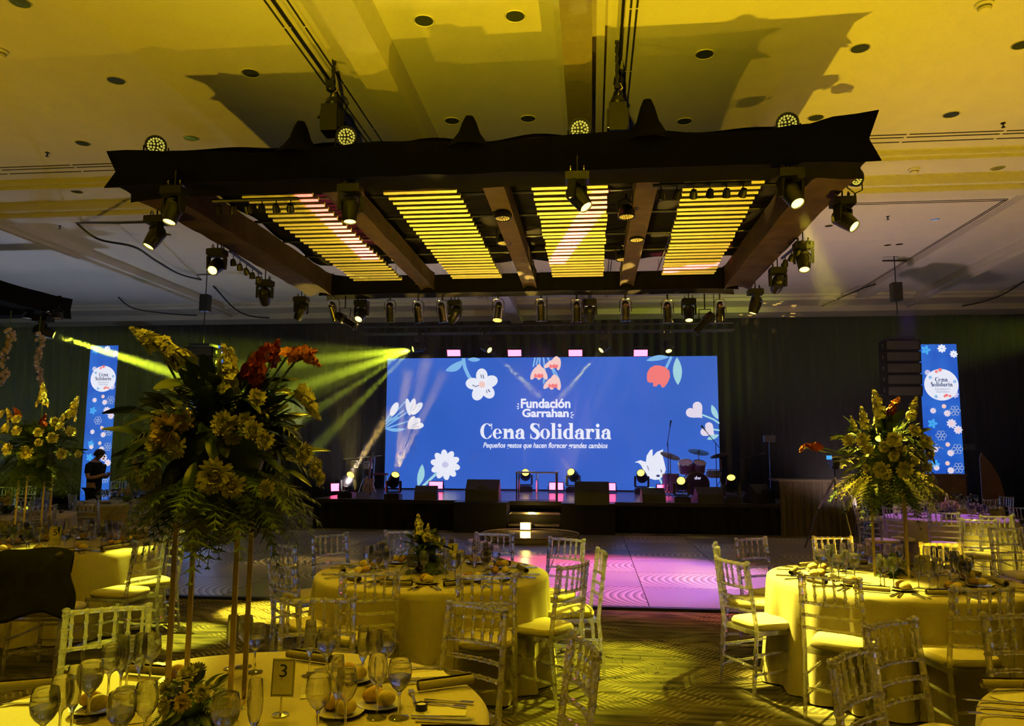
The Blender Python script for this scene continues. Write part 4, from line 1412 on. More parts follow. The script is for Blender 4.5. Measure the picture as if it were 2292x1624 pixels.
wedge(1078, 1122, .72, .46, .5, 0, 'large wedge monitor on the left riser box', 1)
wedge(1325, 1130, .70, .46, .5, 0, 'large wedge monitor on the right riser box', 1)
wedge(943, 1120, .5, .3, .4, .1, 'small wedge monitor at the stage front left of the large one')
wedge(1470, 1130, .5, .3, .4, .1, 'small wedge monitor at the stage front left of the drum kit')
wedge(1602, 1131, .56, .33, .42, .15, 'wedge monitor lit yellow-green in front of the drum kit', 0)
wedge(1722, 1132, .5, .4, .45, .6, 'dark wedge monitor at the right end of the stage', 1)

# clear lectern frame
q = at(1200, 1124, z=SZ)
t = thing('clear_lectern', 'clear acrylic lectern table at the front of the stage above the steps', 'lectern', (q.x, q.y + .3, SZ))
for x, y in ((-.42, -.25), (.42, -.25), (-.42, .25), (.42, .25)):
    MB().cyl((x, y, 0), (x, y, .62), .016, None, 8).build('leg', M['chrome'], t)
    MB().ball((x, y, .62), .028, 8, 6).build('corner_joint', M['chrome'], t)
MB().cyl((0, -.02, 0), (0, -.02, .62), .03, None, 8).build('centre_post', M['acrylic'], t)
for a, b in (((-.42, -.25), (.42, -.25)), ((.42, -.25), (.42, .25)), ((.42, .25), (-.42, .25)), ((-.42, .25), (-.42, -.25))):
    MB().cyl(a + (.62,), b + (.62,), .014, None, 6).build('top_rail', M['chrome'], t)
    MB().cyl(a + (.02,), b + (.02,), .010, None, 6).build('bottom_rail', M['chrome'], t)
MB().box(-.42, .42, -.25, .25, .628, .638).build('top_plate', M['acrylic'], t, smooth=False)

# ------------------------------------------------------------------ drum kit and percussion
M['drum_shell'] = mat('purple_drum_shell', (.22, .10, .26), .25, var=.15, coat=.8)
M['drum_head'] = mat('drum_head', (.60, .55, .58), .5, var=.05)
M['drum_black'] = mat('black_drum_head', (.01, .01, .012), .2, var=.1, coat=.5)
M['brass'] = mat('brass_cymbal', (.60, .40, .16), .25, 1.0, var=.1, scale=20)
M['conga_wood'] = mat('conga_wood', (.50, .30, .30), .35, var=.1, coat=.5)


def drum(t, c, r, h, axis, m, hm, name='drum'):
    q = Vector(axis).to_track_quat('Z', 'Y').to_matrix().to_4x4()
    Mx = Matrix.Translation(c) @ q
    b = MB().lathe([(r, -h / 2), (r, h / 2)], 24, Mx).build(name + '_shell', M[m], t)
    MB().lathe([(.001, h / 2 + .004), (r * .98, h / 2 + .002)], 24, Mx).lathe([(r * .98, -h / 2 - .002), (.001, -h / 2 - .004)], 24, Mx).build(name + '_head', M[hm], b)
    for s in (-1, 1):
        MB().lathe([(r * 1.0, s * (h / 2 - .02)), (r * 1.05, s * (h / 2 - .015)), (r * 1.05, s * (h / 2 + .012)), (r * .97, s * (h / 2 + .012))], 24, Mx).build(name + '_hoop', M['chrome'], b)
    lg = MB()
    for i in range(6):
        a = 2 * math.pi * i / 6
        lg.cyl(Mx @ Vector((r * 1.04 * math.cos(a), r * 1.04 * math.sin(a), -h / 2)), Mx @ Vector((r * 1.04 * math.cos(a), r * 1.04 * math.sin(a), h / 2)), .006, None, 5)
    lg.build(name + '_lug', M['chrome'], b)
    return b


q = at(1562, 1112, z=SZ)
kit = thing('drum_kit', 'drum kit with black-faced bass drum on the right of the stage', 'drum kit', (q.x, q.y + .3, SZ))
drum(kit, (0, 0, .30), .29, .42, (0, -1, 0), 'drum_shell', 'drum_black', 'bass_drum')
drum(kit, (.10, .1, .72), .15, .22, (.1, -.5, 1), 'drum_shell', 'drum_head', 'tom')
drum(kit, (-.22, .12, .72), .17, .24, (-.1, -.5, 1), 'drum_shell', 'drum_head', 'tom')
drum(kit, (-.58, .25, .32), .20, .42, (0, 0, 1), 'drum_shell', 'drum_head', 'floor_tom')
drum(kit, (.5, .4, .55), .18, .15, (0, -.1, 1), 'drum_head', 'drum_head', 'snare')
text_mesh('dw', 'bass_drum_logo', M['scr_lav'], kit, -.06, .10, .42, .50, -.219, .03)  # printed logo, made to glow by the screen material
cyb = MB()
for x, y, z, r, tl in ((-.62, -.1, .98, .25, .35), (.62, .2, 1.0, .24, -.2), (.15, .5, 1.08, .26, .2)):
    Mx = Matrix.Translation((x, y, z)) @ Matrix.Rotation(tl, 4, 'Y') @ Matrix.Rotation(-.25, 4, 'X')
    MB().lathe([(.001, .035), (.03, .03), (.045, .015), (r, 0), (r, -.004), (.045, .008)], 24, Mx).build('cymbal', M['brass'], kit)
    s = MB().cyl((x, y, .35), (x, y, z), .012, None, 6)
    for i in range(3):
        a = 2 * math.pi * i / 3 + x
        s.cyl((x, y, .38), (x + .22 * math.cos(a), y + .22 * math.sin(a), 0), .009, None, 5)
    s.build('cymbal_stand', M['chrome'], kit)
lgm = MB()
for x in (-.26, .26):
    lgm.cyl((x, -.1, .2), (x * 1.5, -.25, 0), .012, None, 6)
lgm.build('spur', M['chrome'], kit)
q = at(1537, 1100, z=SZ)
for i, (dx, dy, rr, h, lab) in enumerate(((0, .35, .16, .78, 'tall pinkish conga drum standing left behind the drum kit'), (.62, .6, .15, .80, 'conga drum standing right behind the drum kit, beside another'), (.95, .75, .14, .80, 'rightmost conga drum behind the drum kit'))):
    t = thing('conga_drum', lab, 'conga drum', (q.x + dx, q.y + dy, SZ), 0, 'conga drums')
    MB().lathe([(rr * .62, .12), (rr * .8, .3), (rr * 1.08, .62), (rr * 1.0, .12 + h)], 20).build('barrel', M['conga_wood'], t)
    MB().lathe([(rr * .98, .12 + h + .004), (.001, .12 + h + .008)], 20).build('drum_skin', M['drum_head'], t)
    MB().lathe([(rr, .1 + h), (rr * 1.06, .1 + h), (rr * 1.06, .135 + h), (rr * .97, .135 + h)], 20).build('rim', M['chrome'], t)
    s = MB()
    for k in range(3):
        a = 2 * math.pi * k / 3
        s.cyl((rr * .7 * math.cos(a), rr * .7 * math.sin(a), .4), (rr * 1.5 * math.cos(a), rr * 1.5 * math.sin(a), 0), .01, None, 5)
    s.build('stand', M['chrome'], t)


def mic_stand(loc, h, boom, label, group='microphone stands'):
    t = thing('microphone_stand', label, 'microphone stand', loc, 0, group)
    MB().cyl((0, 0, .02), (0, 0, h), .011, .009, 6).build('pole', M['black_metal'], t)
    s = MB()
    for k in range(3):
        a = 2 * math.pi * k / 3 + .4
        s.cyl((0, 0, .12), (.26 * math.cos(a), .26 * math.sin(a), .01), .009, None, 5)
    s.build('tripod_base', M['black_metal'], t)
    b = Vector(boom)
    MB().cyl(Vector((0, 0, h)) - b * .35, Vector((0, 0, h)) + b, .008, None, 6).build('boom_arm', M['black_metal'], t)
    e = Vector((0, 0, h)) + b
    MB().cyl(e, e + b.normalized() * .12, .014, .018, 8).ball(e + b.normalized() * .14, .026, 8, 6).build('microphone', M['black_plastic'], t)


for px, py, h, bm, lab in ((1497, 1110, 1.35, (.05, -.1, .35), 'microphone stand left of the drum kit'), (1605, 1112, 1.3, (-.25, -.1, .3), 'microphone stand right of the drum kit before the screen edge'), (1650, 1118, .9, (.5, 0, .12), 'low microphone stand at the right stage end with level boom')):
    q = at(px, py, z=SZ)
    mic_stand(q, h, bm, lab)
# percussion rack, guitar, chair at left
q = at(812, 1100, z=SZ)
t = thing('percussion_stand', 'chrome percussion stand with small drums at the left of the stage', 'percussion stand', q)
MB().cyl((0, 0, 0), (0, 0, 1.25), .015, None, 6).build('upright', M['chrome'], t)
MB().cyl((-.55, 0, .85), (.5, 0, .95), .012, None, 6).build('cross_bar', M['chrome'], t)
s = MB()
for k in range(3):
    a = 2 * math.pi * k / 3 + .5
    s.cyl((0, 0, .35), (.35 * math.cos(a), .35 * math.sin(a), 0), .012, None, 5)
s.build('tripod_base', M['chrome'], t)
for x, z, r in ((-.25, .72, .09), (.12, .70, .11)):
    drum(t, (x, 0, z), r, .15, (0, -.2, 1), 'drum_head', 'drum_head', 'timbale')
for x, z in ((-.3, 1.0), (.22, 1.12)):
    MB().lathe([(.001, .02), (.05, .012), (.12, 0), (.12, -.003)], 16, Matrix.Translation((x, 0, z)) @ Matrix.Rotation(.2, 4, 'Y')).build('small_cymbal', M['brass'], t)
mic_stand((q.x - .35, q.y + .3, SZ), 1.2, (.12, 0, .35), 'microphone stand over the percussion stand at the left of the stage')
q = at(822, 1108, z=SZ)
t = thing('electric_guitar', 'pale electric guitar leaning on its stand at the left of the stage', 'guitar', q)
body = [(0, 0), (.13, .02), (.17, .12), (.12, .22), (.14, .32), (.10, .40), (.06, .34), (-.02, .36), (-.08, .42), (-.13, .34), (-.10, .24), (-.16, .12), (-.12, .02)]
bm = MB()
n = len(body)
bm.add([(x, -.02, z + .05) for x, z in body] + [(x, .025, z + .05) for x, z in body], [tuple(range(n - 1, -1, -1)), tuple(range(n, 2 * n))] + [(i, (i + 1) % n, n + (i + 1) % n, n + i) for i in range(n)])
bm.build('body', M['conga_wood'], t, (0, 0, 0), (R(-12), 0, R(-10)))
MB().box(-.025, .025, -.03, -.01, .38, .92).build('neck', M['drum_shell'], t, (0, 0, 0), (R(-12), 0, R(-10)), smooth=False)
MB().box(-.035, .035, -.03, .0, .92, 1.06).build('headstock', M['black_plastic'], t, (0, 0, 0), (R(-12), 0, R(-10)), smooth=False)
MB().cyl((-.1, -.12, 0), (0, .12, .4), .01, None, 5).cyl((.1, -.12, 0), (0, .12, .4), .01, None, 5).cyl((0, .3, 0), (0, .12, .4), .01, None, 5).build('guitar_stand', M['black_metal'], t)
q = at(850, 1098, z=SZ)
t = thing('folding_chair', 'reddish padded chair at the left of the stage beside the screen', 'chair', (q.x, q.y, SZ), R(-70))
M['red_vinyl'] = mat('red_vinyl', (.30, .06, .06), .4, var=.1)
MB().box(-.2, .2, -.2, .2, .43, .47).build('seat', M['red_vinyl'], t, smooth=False)
MB().box(-.2, .2, -.24, -.2, .55, .95).build('backrest', M['red_vinyl'], t, (0, 0, 0), (R(6), 0, 0), smooth=False)
for x, y in ((-.18, -.2), (.18, -.2), (-.18, .18), (.18, .18)):
    MB().cyl((x, y, 0), (x, y * .8, .9 if y < 0 else .45), .012, None, 6).build('leg', M['chrome'], t)

# ------------------------------------------------------------------ loudspeaker arrays
for px, lab in ((2012, 'dark hanging line array loudspeaker left of the right banner'), (455, 'dark hanging line array loudspeaker above the large flowers')):
    p = at(px, 765, y=17.0)
    t = thing('line_array', lab, 'loudspeaker', (p.x, 17.0, 2.95), 0, 'hanging line arrays')
    MB().box(-.25, .25, -.2, .25, 1.2, 1.26).build('rigging_frame', M['black_metal'], t, smooth=False)
    for i in range(5):
        b = MB().box(-.36, .36, -.2, .2, -.11, .11).build('array_box', M['fabric'], t, (0, .03 * i * .2, 1.06 - .235 * i), (R(3 * i), 0, 0), smooth=False)
        MB().box(-.33, .33, -.21, -.2, -.09, .09).build('grille', M['slot'], b, smooth=False)
        for s in (-.37, .36):
            MB().box(s, s + .012, -.1, -.02, -.04, .04).build('rigging_pin', M['chrome'], b, smooth=False)
    MB().cyl((0, 0, 1.26), (0, 0, 2.4), .012, None, 5).build('chain', M['black_metal'], t)
    MB().box(-.1, .1, -.1, .1, 2.05, 2.45).build('motor_body', M['black_plastic'], t, smooth=False)
    MB().cyl((0, 0, 2.45), (0, 0, 3.05), .012, None, 5).cyl((-.25, 0, 2.95), (.25, 0, 2.95), .02, None, 5).build('ceiling_hook', M['black_metal'], t)

# ------------------------------------------------------------------ far-left truss with its lamp and garlands
t = thing('side_truss', 'second black fabric truss at the far left edge', 'truss')
fabric_beam((-11.25, 6.0, 4.5), (-11.25, 14.9, 4.5), .4, .36, .01, 31, None, 20).build('beam', M['fabric'], t)
fabric_beam((-16.5, 14.75, 4.5), (-11.05, 14.75, 4.5), .36, .36, .01, 32, None, 12).build('end_beam', M['fabric'], t)
q = at(98, 700, y=14.2)
LENSPOS['far'] = moving_head((q.x, 14.2, 4.46), (-7.2, 16.5, 2.75), 'bright lime moving head on the far-left truss', 'lime')
for (px, py), lab in zip(((62, 708), (130, 708)), ('left LED disc beside the lime light on the far-left truss', 'right LED disc beside the lime light on the far-left truss')):
    led_par(at(px, py, y=14.2), (0, -.1, -1), lab, True, .9)
for px, py0, py1, y, lab in ((88, 745, 868, 14.0, 'hanging garland of pale blossoms under the lime far-left light'), (22, 735, 860, 13.2, 'hanging garland of pale blossoms at the left picture edge')):
    p0, p1 = at(px, py0, y=y), at(px + (0 if px > 50 else -20), py1, y=y)
    t = thing('hanging_garland', lab, 'garland', p0, 0, 'hanging garlands')
    g = MB()
    rg = random.Random(px)
    for i in range(70):
        k = i / 69
        c = (p1 - p0) * k + Vector((rg.gauss(0, .035) + .05 * math.sin(k * 9), rg.gauss(0, .035), 0))
        g.ball(c, rg.uniform(.02, .045), 6, 4)
    o = g.build('blossom_mass', M['petal_warm'], t)
    o['kind'] = 'stuff'
    MB().tube([(0, 0, .35), (0, 0, 0), p1 - p0], .008, 5).build('cord', M['stem'], t)

# ------------------------------------------------------------------ right rear: draped riser, tripod, music stand, exit sign, coloured panel
t = thing('draped_riser', 'tall camera riser table skirted in brown pleated drape', 'riser', (4.75, 17.0, 0))
pleated(-.85, .65, -.4, 0, 1.12, .12, .025).build('skirt', M['drape'], t)
pleated(-.4, .4, .66, 0, 1.12, .12, .025, 'y').build('side_skirt', M['drape'], t)
MB().box(-.88, .69, -.43, .43, 1.12, 1.16).build('top_board', M['drape'], t, smooth=False)
tc_ = at(1868, 1062, y=14.2)
t = thing('camera_tripod', 'silver camera tripod with small camera in front of the brown drape', 'tripod', (tc_.x, 14.2, 0))
hh = tc_.z
for k in range(3):
    a = 2 * math.pi * k / 3 - R(90) + .25
    leg = MB().cyl((0, 0, hh - .05), (.30 * math.cos(a), .30 * math.sin(a), hh * .52), .02, None, 6).build('leg', M['chrome'], t)
    MB().cyl((.29 * math.cos(a), .29 * math.sin(a), hh * .54), (.55 * math.cos(a), .55 * math.sin(a), 0), .014, None, 6).build('leg_extension', M['chrome'], leg)
    MB().ball((.295 * math.cos(a), .295 * math.sin(a), hh * .53), .026, 6, 4).build('leg_lock', M['black_plastic'], leg)
MB().cyl((0, 0, hh * .62), (0, 0, hh + .1), .016, None, 6).build('centre_column', M['chrome'], t)
MB().box(-.05, .05, -.06, .06, hh + .1, hh + .16).build('pan_head', M['black_plastic'], t, smooth=False)
cb_ = MB().box(-.06, .06, -.14, .12, hh + .16, hh + .29).build('camera_body', M['black_plastic'], t, smooth=False)
MB().cyl((0, .12, hh + .225), (0, .26, hh + .225), .045, .05, 12).build('camera_lens', M['black_metal'], cb_)
MB().box(-.16, -.07, -.12, -.11, hh + .27, hh + .34).build('viewing_screen', M['scr_cyan'], cb_, smooth=False)
q = at(1733, 1062, y=17.0)
t = thing('light_stand', 'slim silver stand with small black light at the right of the stage', 'light stand', (q.x, 17.35, 0))
MB().cyl((0, 0, .03), (0, 0, 1.95), .014, None, 6).build('pole', M['chrome'], t)
s = MB()
for k in range(3):
    a = 2 * math.pi * k / 3
    s.cyl((0, 0, .4), (.35 * math.cos(a), .35 * math.sin(a), 0), .012, None, 5)
s.build('tripod_base', M['chrome'], t)
MB().box(-.12, .12, -.05, .05, 1.95, 2.1).build('lamp_head', M['black_plastic'], t, smooth=False)
p = at(2160, 1000, y=22.8)
t = thing('exit_sign', 'dim rectangular exit sign on the dark rear wall right of the banner', 'sign', (p.x, 22.8, p.z))
MB().box(-.28, .28, .0, .05, -.09, .09).build('sign_panel', mat('dim_sign', (.07, .085, .05), .5), t, smooth=False)
text_mesh('SALIDA', 'sign_lettering', mat('sign_ink', (.16, .18, .12), .5), t, -.22, .22, -.05, .05, -.004, .02)
MB().box(-.01, .01, .02, .04, .09, .4).build('bracket', M['black_metal'], t, smooth=False)
p0 = at(2205, 1128, y=20.0)
t = thing('curved_panel', 'orange curved decorative panel standing at the far right', 'panel', (p0.x, 20.0, 0))
M['amber_board'] = mat('amber_board', (.22, .10, .02), .6, var=.15, scale=3)
pts = [(-.05, 0), (.42, 0), (.48, .4), (.46, .8), (.36, 1.2), (.2, 1.5), (0, 1.75), (-.05, 1.6)]
b = MB()
n = len(pts)
b.add([(x, 0, z) for x, z in pts] + [(x, .05, z) for x, z in pts], [tuple(range(n)), tuple(range(2 * n - 1, n - 1, -1))] + [(i, n + i, n + (i + 1) % n, (i + 1) % n) for i in range(n)])
b.build('board', M['amber_board'], t, smooth=False)
MB().box(-.02, .45, .05, .35, 0, .03).box(.15, .19, .05, .3, .0, .5).build('foot', M['black_metal'], t, smooth=False)
p0 = at(2108, 1120, y=18.6)
t = thing('wooden_lectern', 'dark brown wooden box lectern before the right banner', 'lectern', (p0.x + .05, 18.6, 0))
M['brown_wood'] = mat('brown_wood', (.16, .08, .03), .5, var=.3, scale=6)
MB().box(-.42, .42, -.2, .2, 0, 1.22).build('cabinet', M['brown_wood'], t, smooth=False)
MB().box(-.45, .45, -.23, .23, 1.22, 1.26).build('top_board', M['brown_wood'], t, smooth=False)
MB().cyl((.05, -.1, 1.26), (.05, -.14, 1.36), .006, None, 5).build('gooseneck', M['black_metal'], t)

# ------------------------------------------------------------------ clear banquet chairs
def noded(p0, p1, r, nodes, ring=1.35, k=.012):
    """path and radii of a turned rod with raised rings at the given fractions"""
    p0, p1 = Vector(p0), Vector(p1)
    L = (p1 - p0).length
    st = [(0, r)]
    for f in nodes:
        st += [(f - k / L, r), (f - k * .4 / L, r * ring), (f + k * .4 / L, r * ring), (f + k / L, r)]
    st += [(1, r)]
    st = [(min(max(t, 0), 1), q) for t, q in st]
    return [p0.lerp(p1, t) for t, _ in st], [q for _, q in st]


def chair_meshes():
    me = {}
    W, D = .185, .19

    def back_y(z):
        return -D - .02 - max(0, z - .44) * .13 if z > .44 else -D - .02 - (.44 - z) * .10

    for s in (-1, 1):
        mb = MB()
        pts, rs = [], []
        zs = [0, .15, .30, .44, .575, .655, .735, .83, .905]
        prev = None
        for i, z in enumerate(zs):
            x = s * (W - .004 * (z > .5) * (z - .5) * 4)
            p = Vector((x, back_y(z), z))
            if prev is not None:
                a, b = noded(prev, p, .0155, [1.0 if i < len(zs) - 1 else .8], 1.3)
                pts += a[1:] if pts else a
                rs += b[1:] if rs else b
            prev = p
        rs[0] = .011
        mb.tube(pts, rs, 7)
        mb.ball(prev + Vector((0, 0, .008)), .021, 7, 4, (1, 1, .7))
        me['post%d' % s] = mb.mesh('back_post', M['acrylic'])
        pts, rs = noded((s * .17, D - .005, .0), (s * .175, D, .43), .0155, [.15, .42, .68, .92], 1.3)
        rs[0] = .010
        me['leg%d' % s] = MB().tube(pts, rs, 7).mesh('front_leg', M['acrylic'])
    seat = [(-.18, -.2), (.18, -.2), (.20, .19), (-.20, .19)]
    mb = MB()
    n = 4
    mb.add([(x, y, .405) for x, y in seat] + [(x, y, .435) for x, y in seat], [(3, 2, 1, 0), (4, 5, 6, 7)] + [(i, (i + 1) % 4, 4 + (i + 1) % 4, 4 + i) for i in range(4)])
    me['seat'] = mb.mesh('seat', M['acrylic'], False)

    def cush(u, v):
        a = 2 * math.pi * u
        # super-ellipse rim, rounded profile
        c, s = math.cos(a), math.sin(a)
        e = (abs(c) ** 5 + abs(s) ** 5) ** (-1 / 5)
        prof = [(0.0, -.0), (.96, 0), (1.0, .012), (1.0, .032), (.95, .046), (.6, .055), (.0, .058)]
        t = v * (len(prof) - 1)
        i = min(int(t), len(prof) - 2)
        f = t - i
        r = prof[i][0] * (1 - f) + prof[i + 1][0] * f
        z = prof[i][1] * (1 - f) + prof[i + 1][1] * f
        y = .195 * e * s * r
        w = .19 + .016 * (y / .195)
        return (w * e * c * r, y, .436 + z)

    me['cushion'] = MB().grid(cush, 28, 6).mesh('cushion', M['cushion'])

    def rail(z, r, bow, name, nn):
        a, b = Vector((-W, back_y(z), z)), Vector((W, back_y(z), z))
        pts, rs = noded(a, b, r, [(i + .5) / nn for i in range(nn)], 1.28, .009)
        for p in pts:
            t = (p.x + W) / (2 * W)
            p.y -= bow * math.sin(math.pi * t)
        return MB().tube(pts, rs, 6).mesh(name, M['acrylic'])

    BOW = .028
    me['top_rail'] = rail(.90, .0125, BOW, 'top_rail', 6)
    for k, z in enumerate((.735, .655, .575)):
        me['rail%d' % k] = rail(z, .0105, BOW, 'back_rail', 6)
    for i in range(6):
        x = -W + 2 * W * (i + .5 + .0) / 6
        t = (x + W) / (2 * W)
        b = BOW * math.sin(math.pi * t)
        pts, rs = noded((x * .98, back_y(.735) - b, .735), (x, back_y(.90) - b, .90), .0085, [.3, .7], 1.5, .008)
        me['spindle%d' % i] = MB().tube(pts, rs, 6).mesh('spindle', M['acrylic'])
    for s in (-1, 1):
        for k, z in enumerate((.15, .28)):
            me['str%d%d' % (s, k)] = MB().tube(*noded((s * .182, back_y(z), z), (s * .172, D - .003, z + .01), .0095, [.33, .66], 1.3, .009), 6).mesh('stretcher', M['acrylic'])
    for k, z in enumerate((.18, .30)):
        me['strf%d' % k] = MB().tube(*noded((-.17, D - .004, z), (.17, D - .004, z), .0095, [.33, .66], 1.3, .009), 6).mesh('stretcher', M['acrylic'])
    me['strb'] = MB().tube(*noded((-.18, back_y(.2), .2), (.18, back_y(.2), .2), .0095, [.33, .66], 1.3, .009), 6).mesh('stretcher', M['acrylic'])
    return me


CH = chair_meshes()
CHN = {'post': 'back_post', 'leg': 'leg', 'seat': 'seat', 'cush': 'cushion', 'top_': 'top_rail', 'rail': 'back_rail', 'spin': 'spindle', 'str': 'stretcher'}


def make_chair(name='banquet_chair'):
    t = thing(name, 'clear chair', 'chair')
    for k, m in CH.items():
        nm = [v for q, v in CHN.items() if k.startswith(q)][0]
        ob(nm, m, t)
    return t


chair_proto = make_chair()
chair_n = [0]


def chair(x, y, face, label, group):
    """face: the point the chair looks at"""
    rz = math.atan2(-(face[0] - x), face[1] - y)
    o = clone(chair_proto, chair_n[0] == 0, (x, y, 0), rz, label, group)
    chair_n[0] += 1
    return o


def chair_px(pa, pb, face, label, group, turn=0.0, z=.905):
    a, b = at(*pa, z=z), at(*pb, z=z)
    m = (a + b) / 2
    d = Vector((face[0] - m.x, face[1] - m.y)).normalized()
    # square to the two post tops, on the side of the table
    n = Vector((-(b - a).y, (b - a).x)).normalized()
    if n.dot(d) < 0:
        n = -n
    n = (n + d * (.0 if (b - a).length > .28 else 1.5)).normalized()
    c = Vector((m.x, m.y)) + n * .27
    rz = math.atan2(-n.x, n.y)
    o = clone(chair_proto, chair_n[0] == 0, (c.x, c.y, 0), rz + turn, label, group)
    chair_n[0] += 1
    return o


# ------------------------------------------------------------------ round tables with floor-length cloths
def cloth_mesh(r, h, m, seed, folds=22, n=176):
    rng = random.Random(seed)
    ph = [rng.uniform(0, 6.28) for _ in range(4)]
    prof = [(0, h), (r * .5, h), (r * .93, h), (r * .985, h - .004), (r, h - .018), (r * 1.004, h - .06), (r * 1.01, h * .7), (r * 1.02, h * .4), (r * 1.035, h * .16), (r * 1.05, .012)]
    vs_, fs = [], []
    for j, (rr, z) in enumerate(prof):
        dr = max(0, (h - .03 - z) / h)
        for i in range(n):
            a = 2 * math.pi * i / n
            w = math.sin(folds * a + ph[0] + .7 * math.sin(3 * a + ph[1])) * .6 + math.sin((folds * .55) * a + ph[2]) * .3 + math.sin(37 * a + ph[3]) * .15
            q = rr + (.065 * dr ** .7 * w if z < h - .03 else 0)
            vs_.append((q * math.cos(a), q * math.sin(a), z))
    k = len(prof)
    for j in range(1, k - 1):
        for i in range(n):
            i2 = (i + 1) % n
            fs.append((j * n + i, (j + 1) * n + i, (j + 1) * n + i2, j * n + i2))
    c = 0
    for i in range(n):
        fs.append((0, n + i, n + (i + 1) % n))
    return MB().add(vs_, fs).mesh('tablecloth', m, True, 60)


def table(x, y, label, m='cloth', r=.9, h=.752, seed=1, grp='round banquet tables'):
    t = thing('round_table', label, 'table', (x, y, 0), 0, grp)
    ob('tablecloth', cloth_mesh(r, h, M[m], seed), t)
    MB().lathe([(.001, h - .03), (r - .02, h - .03), (r - .02, h - .008), (.001, h - .008)], 40).build('tabletop', M['brown_wood'], t)
    MB().lathe([(.3, 0.001), (.3, .03), (.04, .06), (.04, h - .03)], 16).build('pedestal', M['black_metal'], t)
    return t


TB = {1: (-1.24, 5.98), 2: (2.24, 6.12), 3: (-1.26, 2.68), 4: (2.22, 2.72), 5: (-5.18, 7.12), 6: (5.35, 12.3), 7: (-8.55, 10.5), 8: (-8.5, 13.35), 9: (6.6, 15.2), 10: (-11.8, 13.2), 11: (7.0, 9.6)}
TC = {1: 'the middle table', 2: 'the bright right table', 3: 'the foreground table', 4: 'the corner table', 5: 'the left table', 6: 'the purple table', 7: 'the far-left yellow table', 8: 'the table by the standing person',
      9: 'the farthest right table', 10: 'the farthest left table', 11: 'the right-edge table'}
table(*TB[1], 'round table number 1 with beige floor-length cloth beside the dance floor', seed=1)
table(*TB[2], 'brightly lit round table number 2 with beige cloth at the right', seed=2)
table(*TB[3], 'round table number 3 with beige cloth in the left foreground', seed=3)
table(*TB[4], 'round table cut off by the lower right picture corner', seed=4)
table(*TB[5], 'round table number 5 with beige cloth at the left', seed=5)
table(*TB[6], 'round table washed in purple light at the rear right', seed=6)
table(*TB[7], 'round table with yellow-lit cloth at the far left behind the left table', seed=7)
table(*TB[8], 'round table with taupe cloth just in front of the standing person', seed=8)
table(*TB[9], 'farthest round table at the right near the wooden lectern', seed=9)
table(*TB[10], 'round table at the far left edge near the banner', seed=10)

G1, G2, G3, G5 = 'chairs around the middle table', 'chairs around the bright right table', 'chairs around the foreground table', 'chairs around the left table'
f1, f2, f3, f4, f5 = TB[1], TB[2], TB[3], TB[4], TB[5]
for a, b, lab, tn in (((703, 1201), (773, 1195), 'clear chair at the far left of the middle table with pinkish rim light', 0), ((866, 1190), (942, 1190), 'clear chair behind the middle table left of its flowers', 0),
                      ((1068, 1194), (1145, 1196), 'clear chair behind the middle table right of its number card', 0), ((1238, 1204), (1299, 1209), 'clear chair at the far right of the middle table over the dance floor', 0),
                      ((1337, 1228), (1356, 1242), 'clear chair seen edge-on at the right end of the middle table', 0), ((1248, 1272), (1316, 1258), 'clear chair with plain seat at the near right of the middle table', 0),
                      ((1031, 1289), (1148, 1288), 'clear chair with its back to us in front of the middle table, right one', 0), ((770, 1285), (886, 1281), 'clear chair with its back to us in front of the middle table, left one', 0),
                      ((609, 1256), (652, 1266), 'nearer of two overlapping clear chairs at the left of the middle table', 0), ((612, 1215), (656, 1222), 'farther of two overlapping clear chairs at the left of the middle table', 0)):
    chair_px(a, b, f1, lab, G1, tn)
for a, b, lab in (((1592, 1219), (1617, 1224), 'clear chair at the left of the bright right table, middle one of three'), ((1618, 1252), (1656, 1257), 'clear chair at the left of the bright right table, nearest of three'),
                  ((1648, 1208), (1713, 1204), 'clear chair at the left of the bright right table, farthest of three'), ((1817, 1203), (1908, 1203), 'bright clear chair behind the bright right table left of its flowers'),
                  ((1795, 1286), (1920, 1298), 'clear chair in front of the bright right table, left one'), ((2125, 1316), (2270, 1316), 'clear chair in front of the bright right table, right one'),
                  ((2060, 1217), (2152, 1217), 'clear chair behind the number card of the bright right table'), ((2214, 1182), (2286, 1182), 'clear chair at the far right of the bright right table')):
    chair_px(a, b, f2, lab, G2)
for a, b, lab in (((635, 1344), (790, 1341), 'clear chair behind the foreground table, second from the left'), ((1002, 1347), (1135, 1367), 'clear chair at the far right of the foreground table, in the picture middle'),
                  ((1280, 1421), (1335, 1467), 'clear chair cut by the lower edge right of the foreground table'), ((147, 1370), (335, 1357), 'bright yellow clear chair behind the foreground table at the left')):
    chair_px(a, b, f3, lab, G3)
q = at(1390, 1552, z=.905)
chair(q.x - .03, q.y - .42, (f3[0], f3[1] - .3), 'clear chair showing one post at the lower picture edge', G3)
G4 = 'chairs around the corner table'
for a, b, lab in (((1870, 1482), (1945, 1452), 'clear chair at the left of the corner table, nearest the camera'), ((1935, 1406), (2050, 1386), 'clear chair at the far left of the corner table'), ((2226, 1377), (2345, 1380), 'clear chair cut by the right picture edge at the corner table')):
    chair_px(a, b, f4, lab, G4)
for a, b, lab in (((12, 1240), (148, 1240), 'clear chair under a draped black jacket'), ((292, 1216), (379, 1203), 'bright clear chair at the right of the left table'), ((386, 1185), (417, 1192), 'clear chair seen edge-on at the far right of the left table'), ((336, 1170), (384, 1176), 'clear chair behind the left table at its right')):
    chair_px(a, b, f5, lab, G5)
GF = 'chairs around the rear tables'
q = at(60, 1175, z=.905)
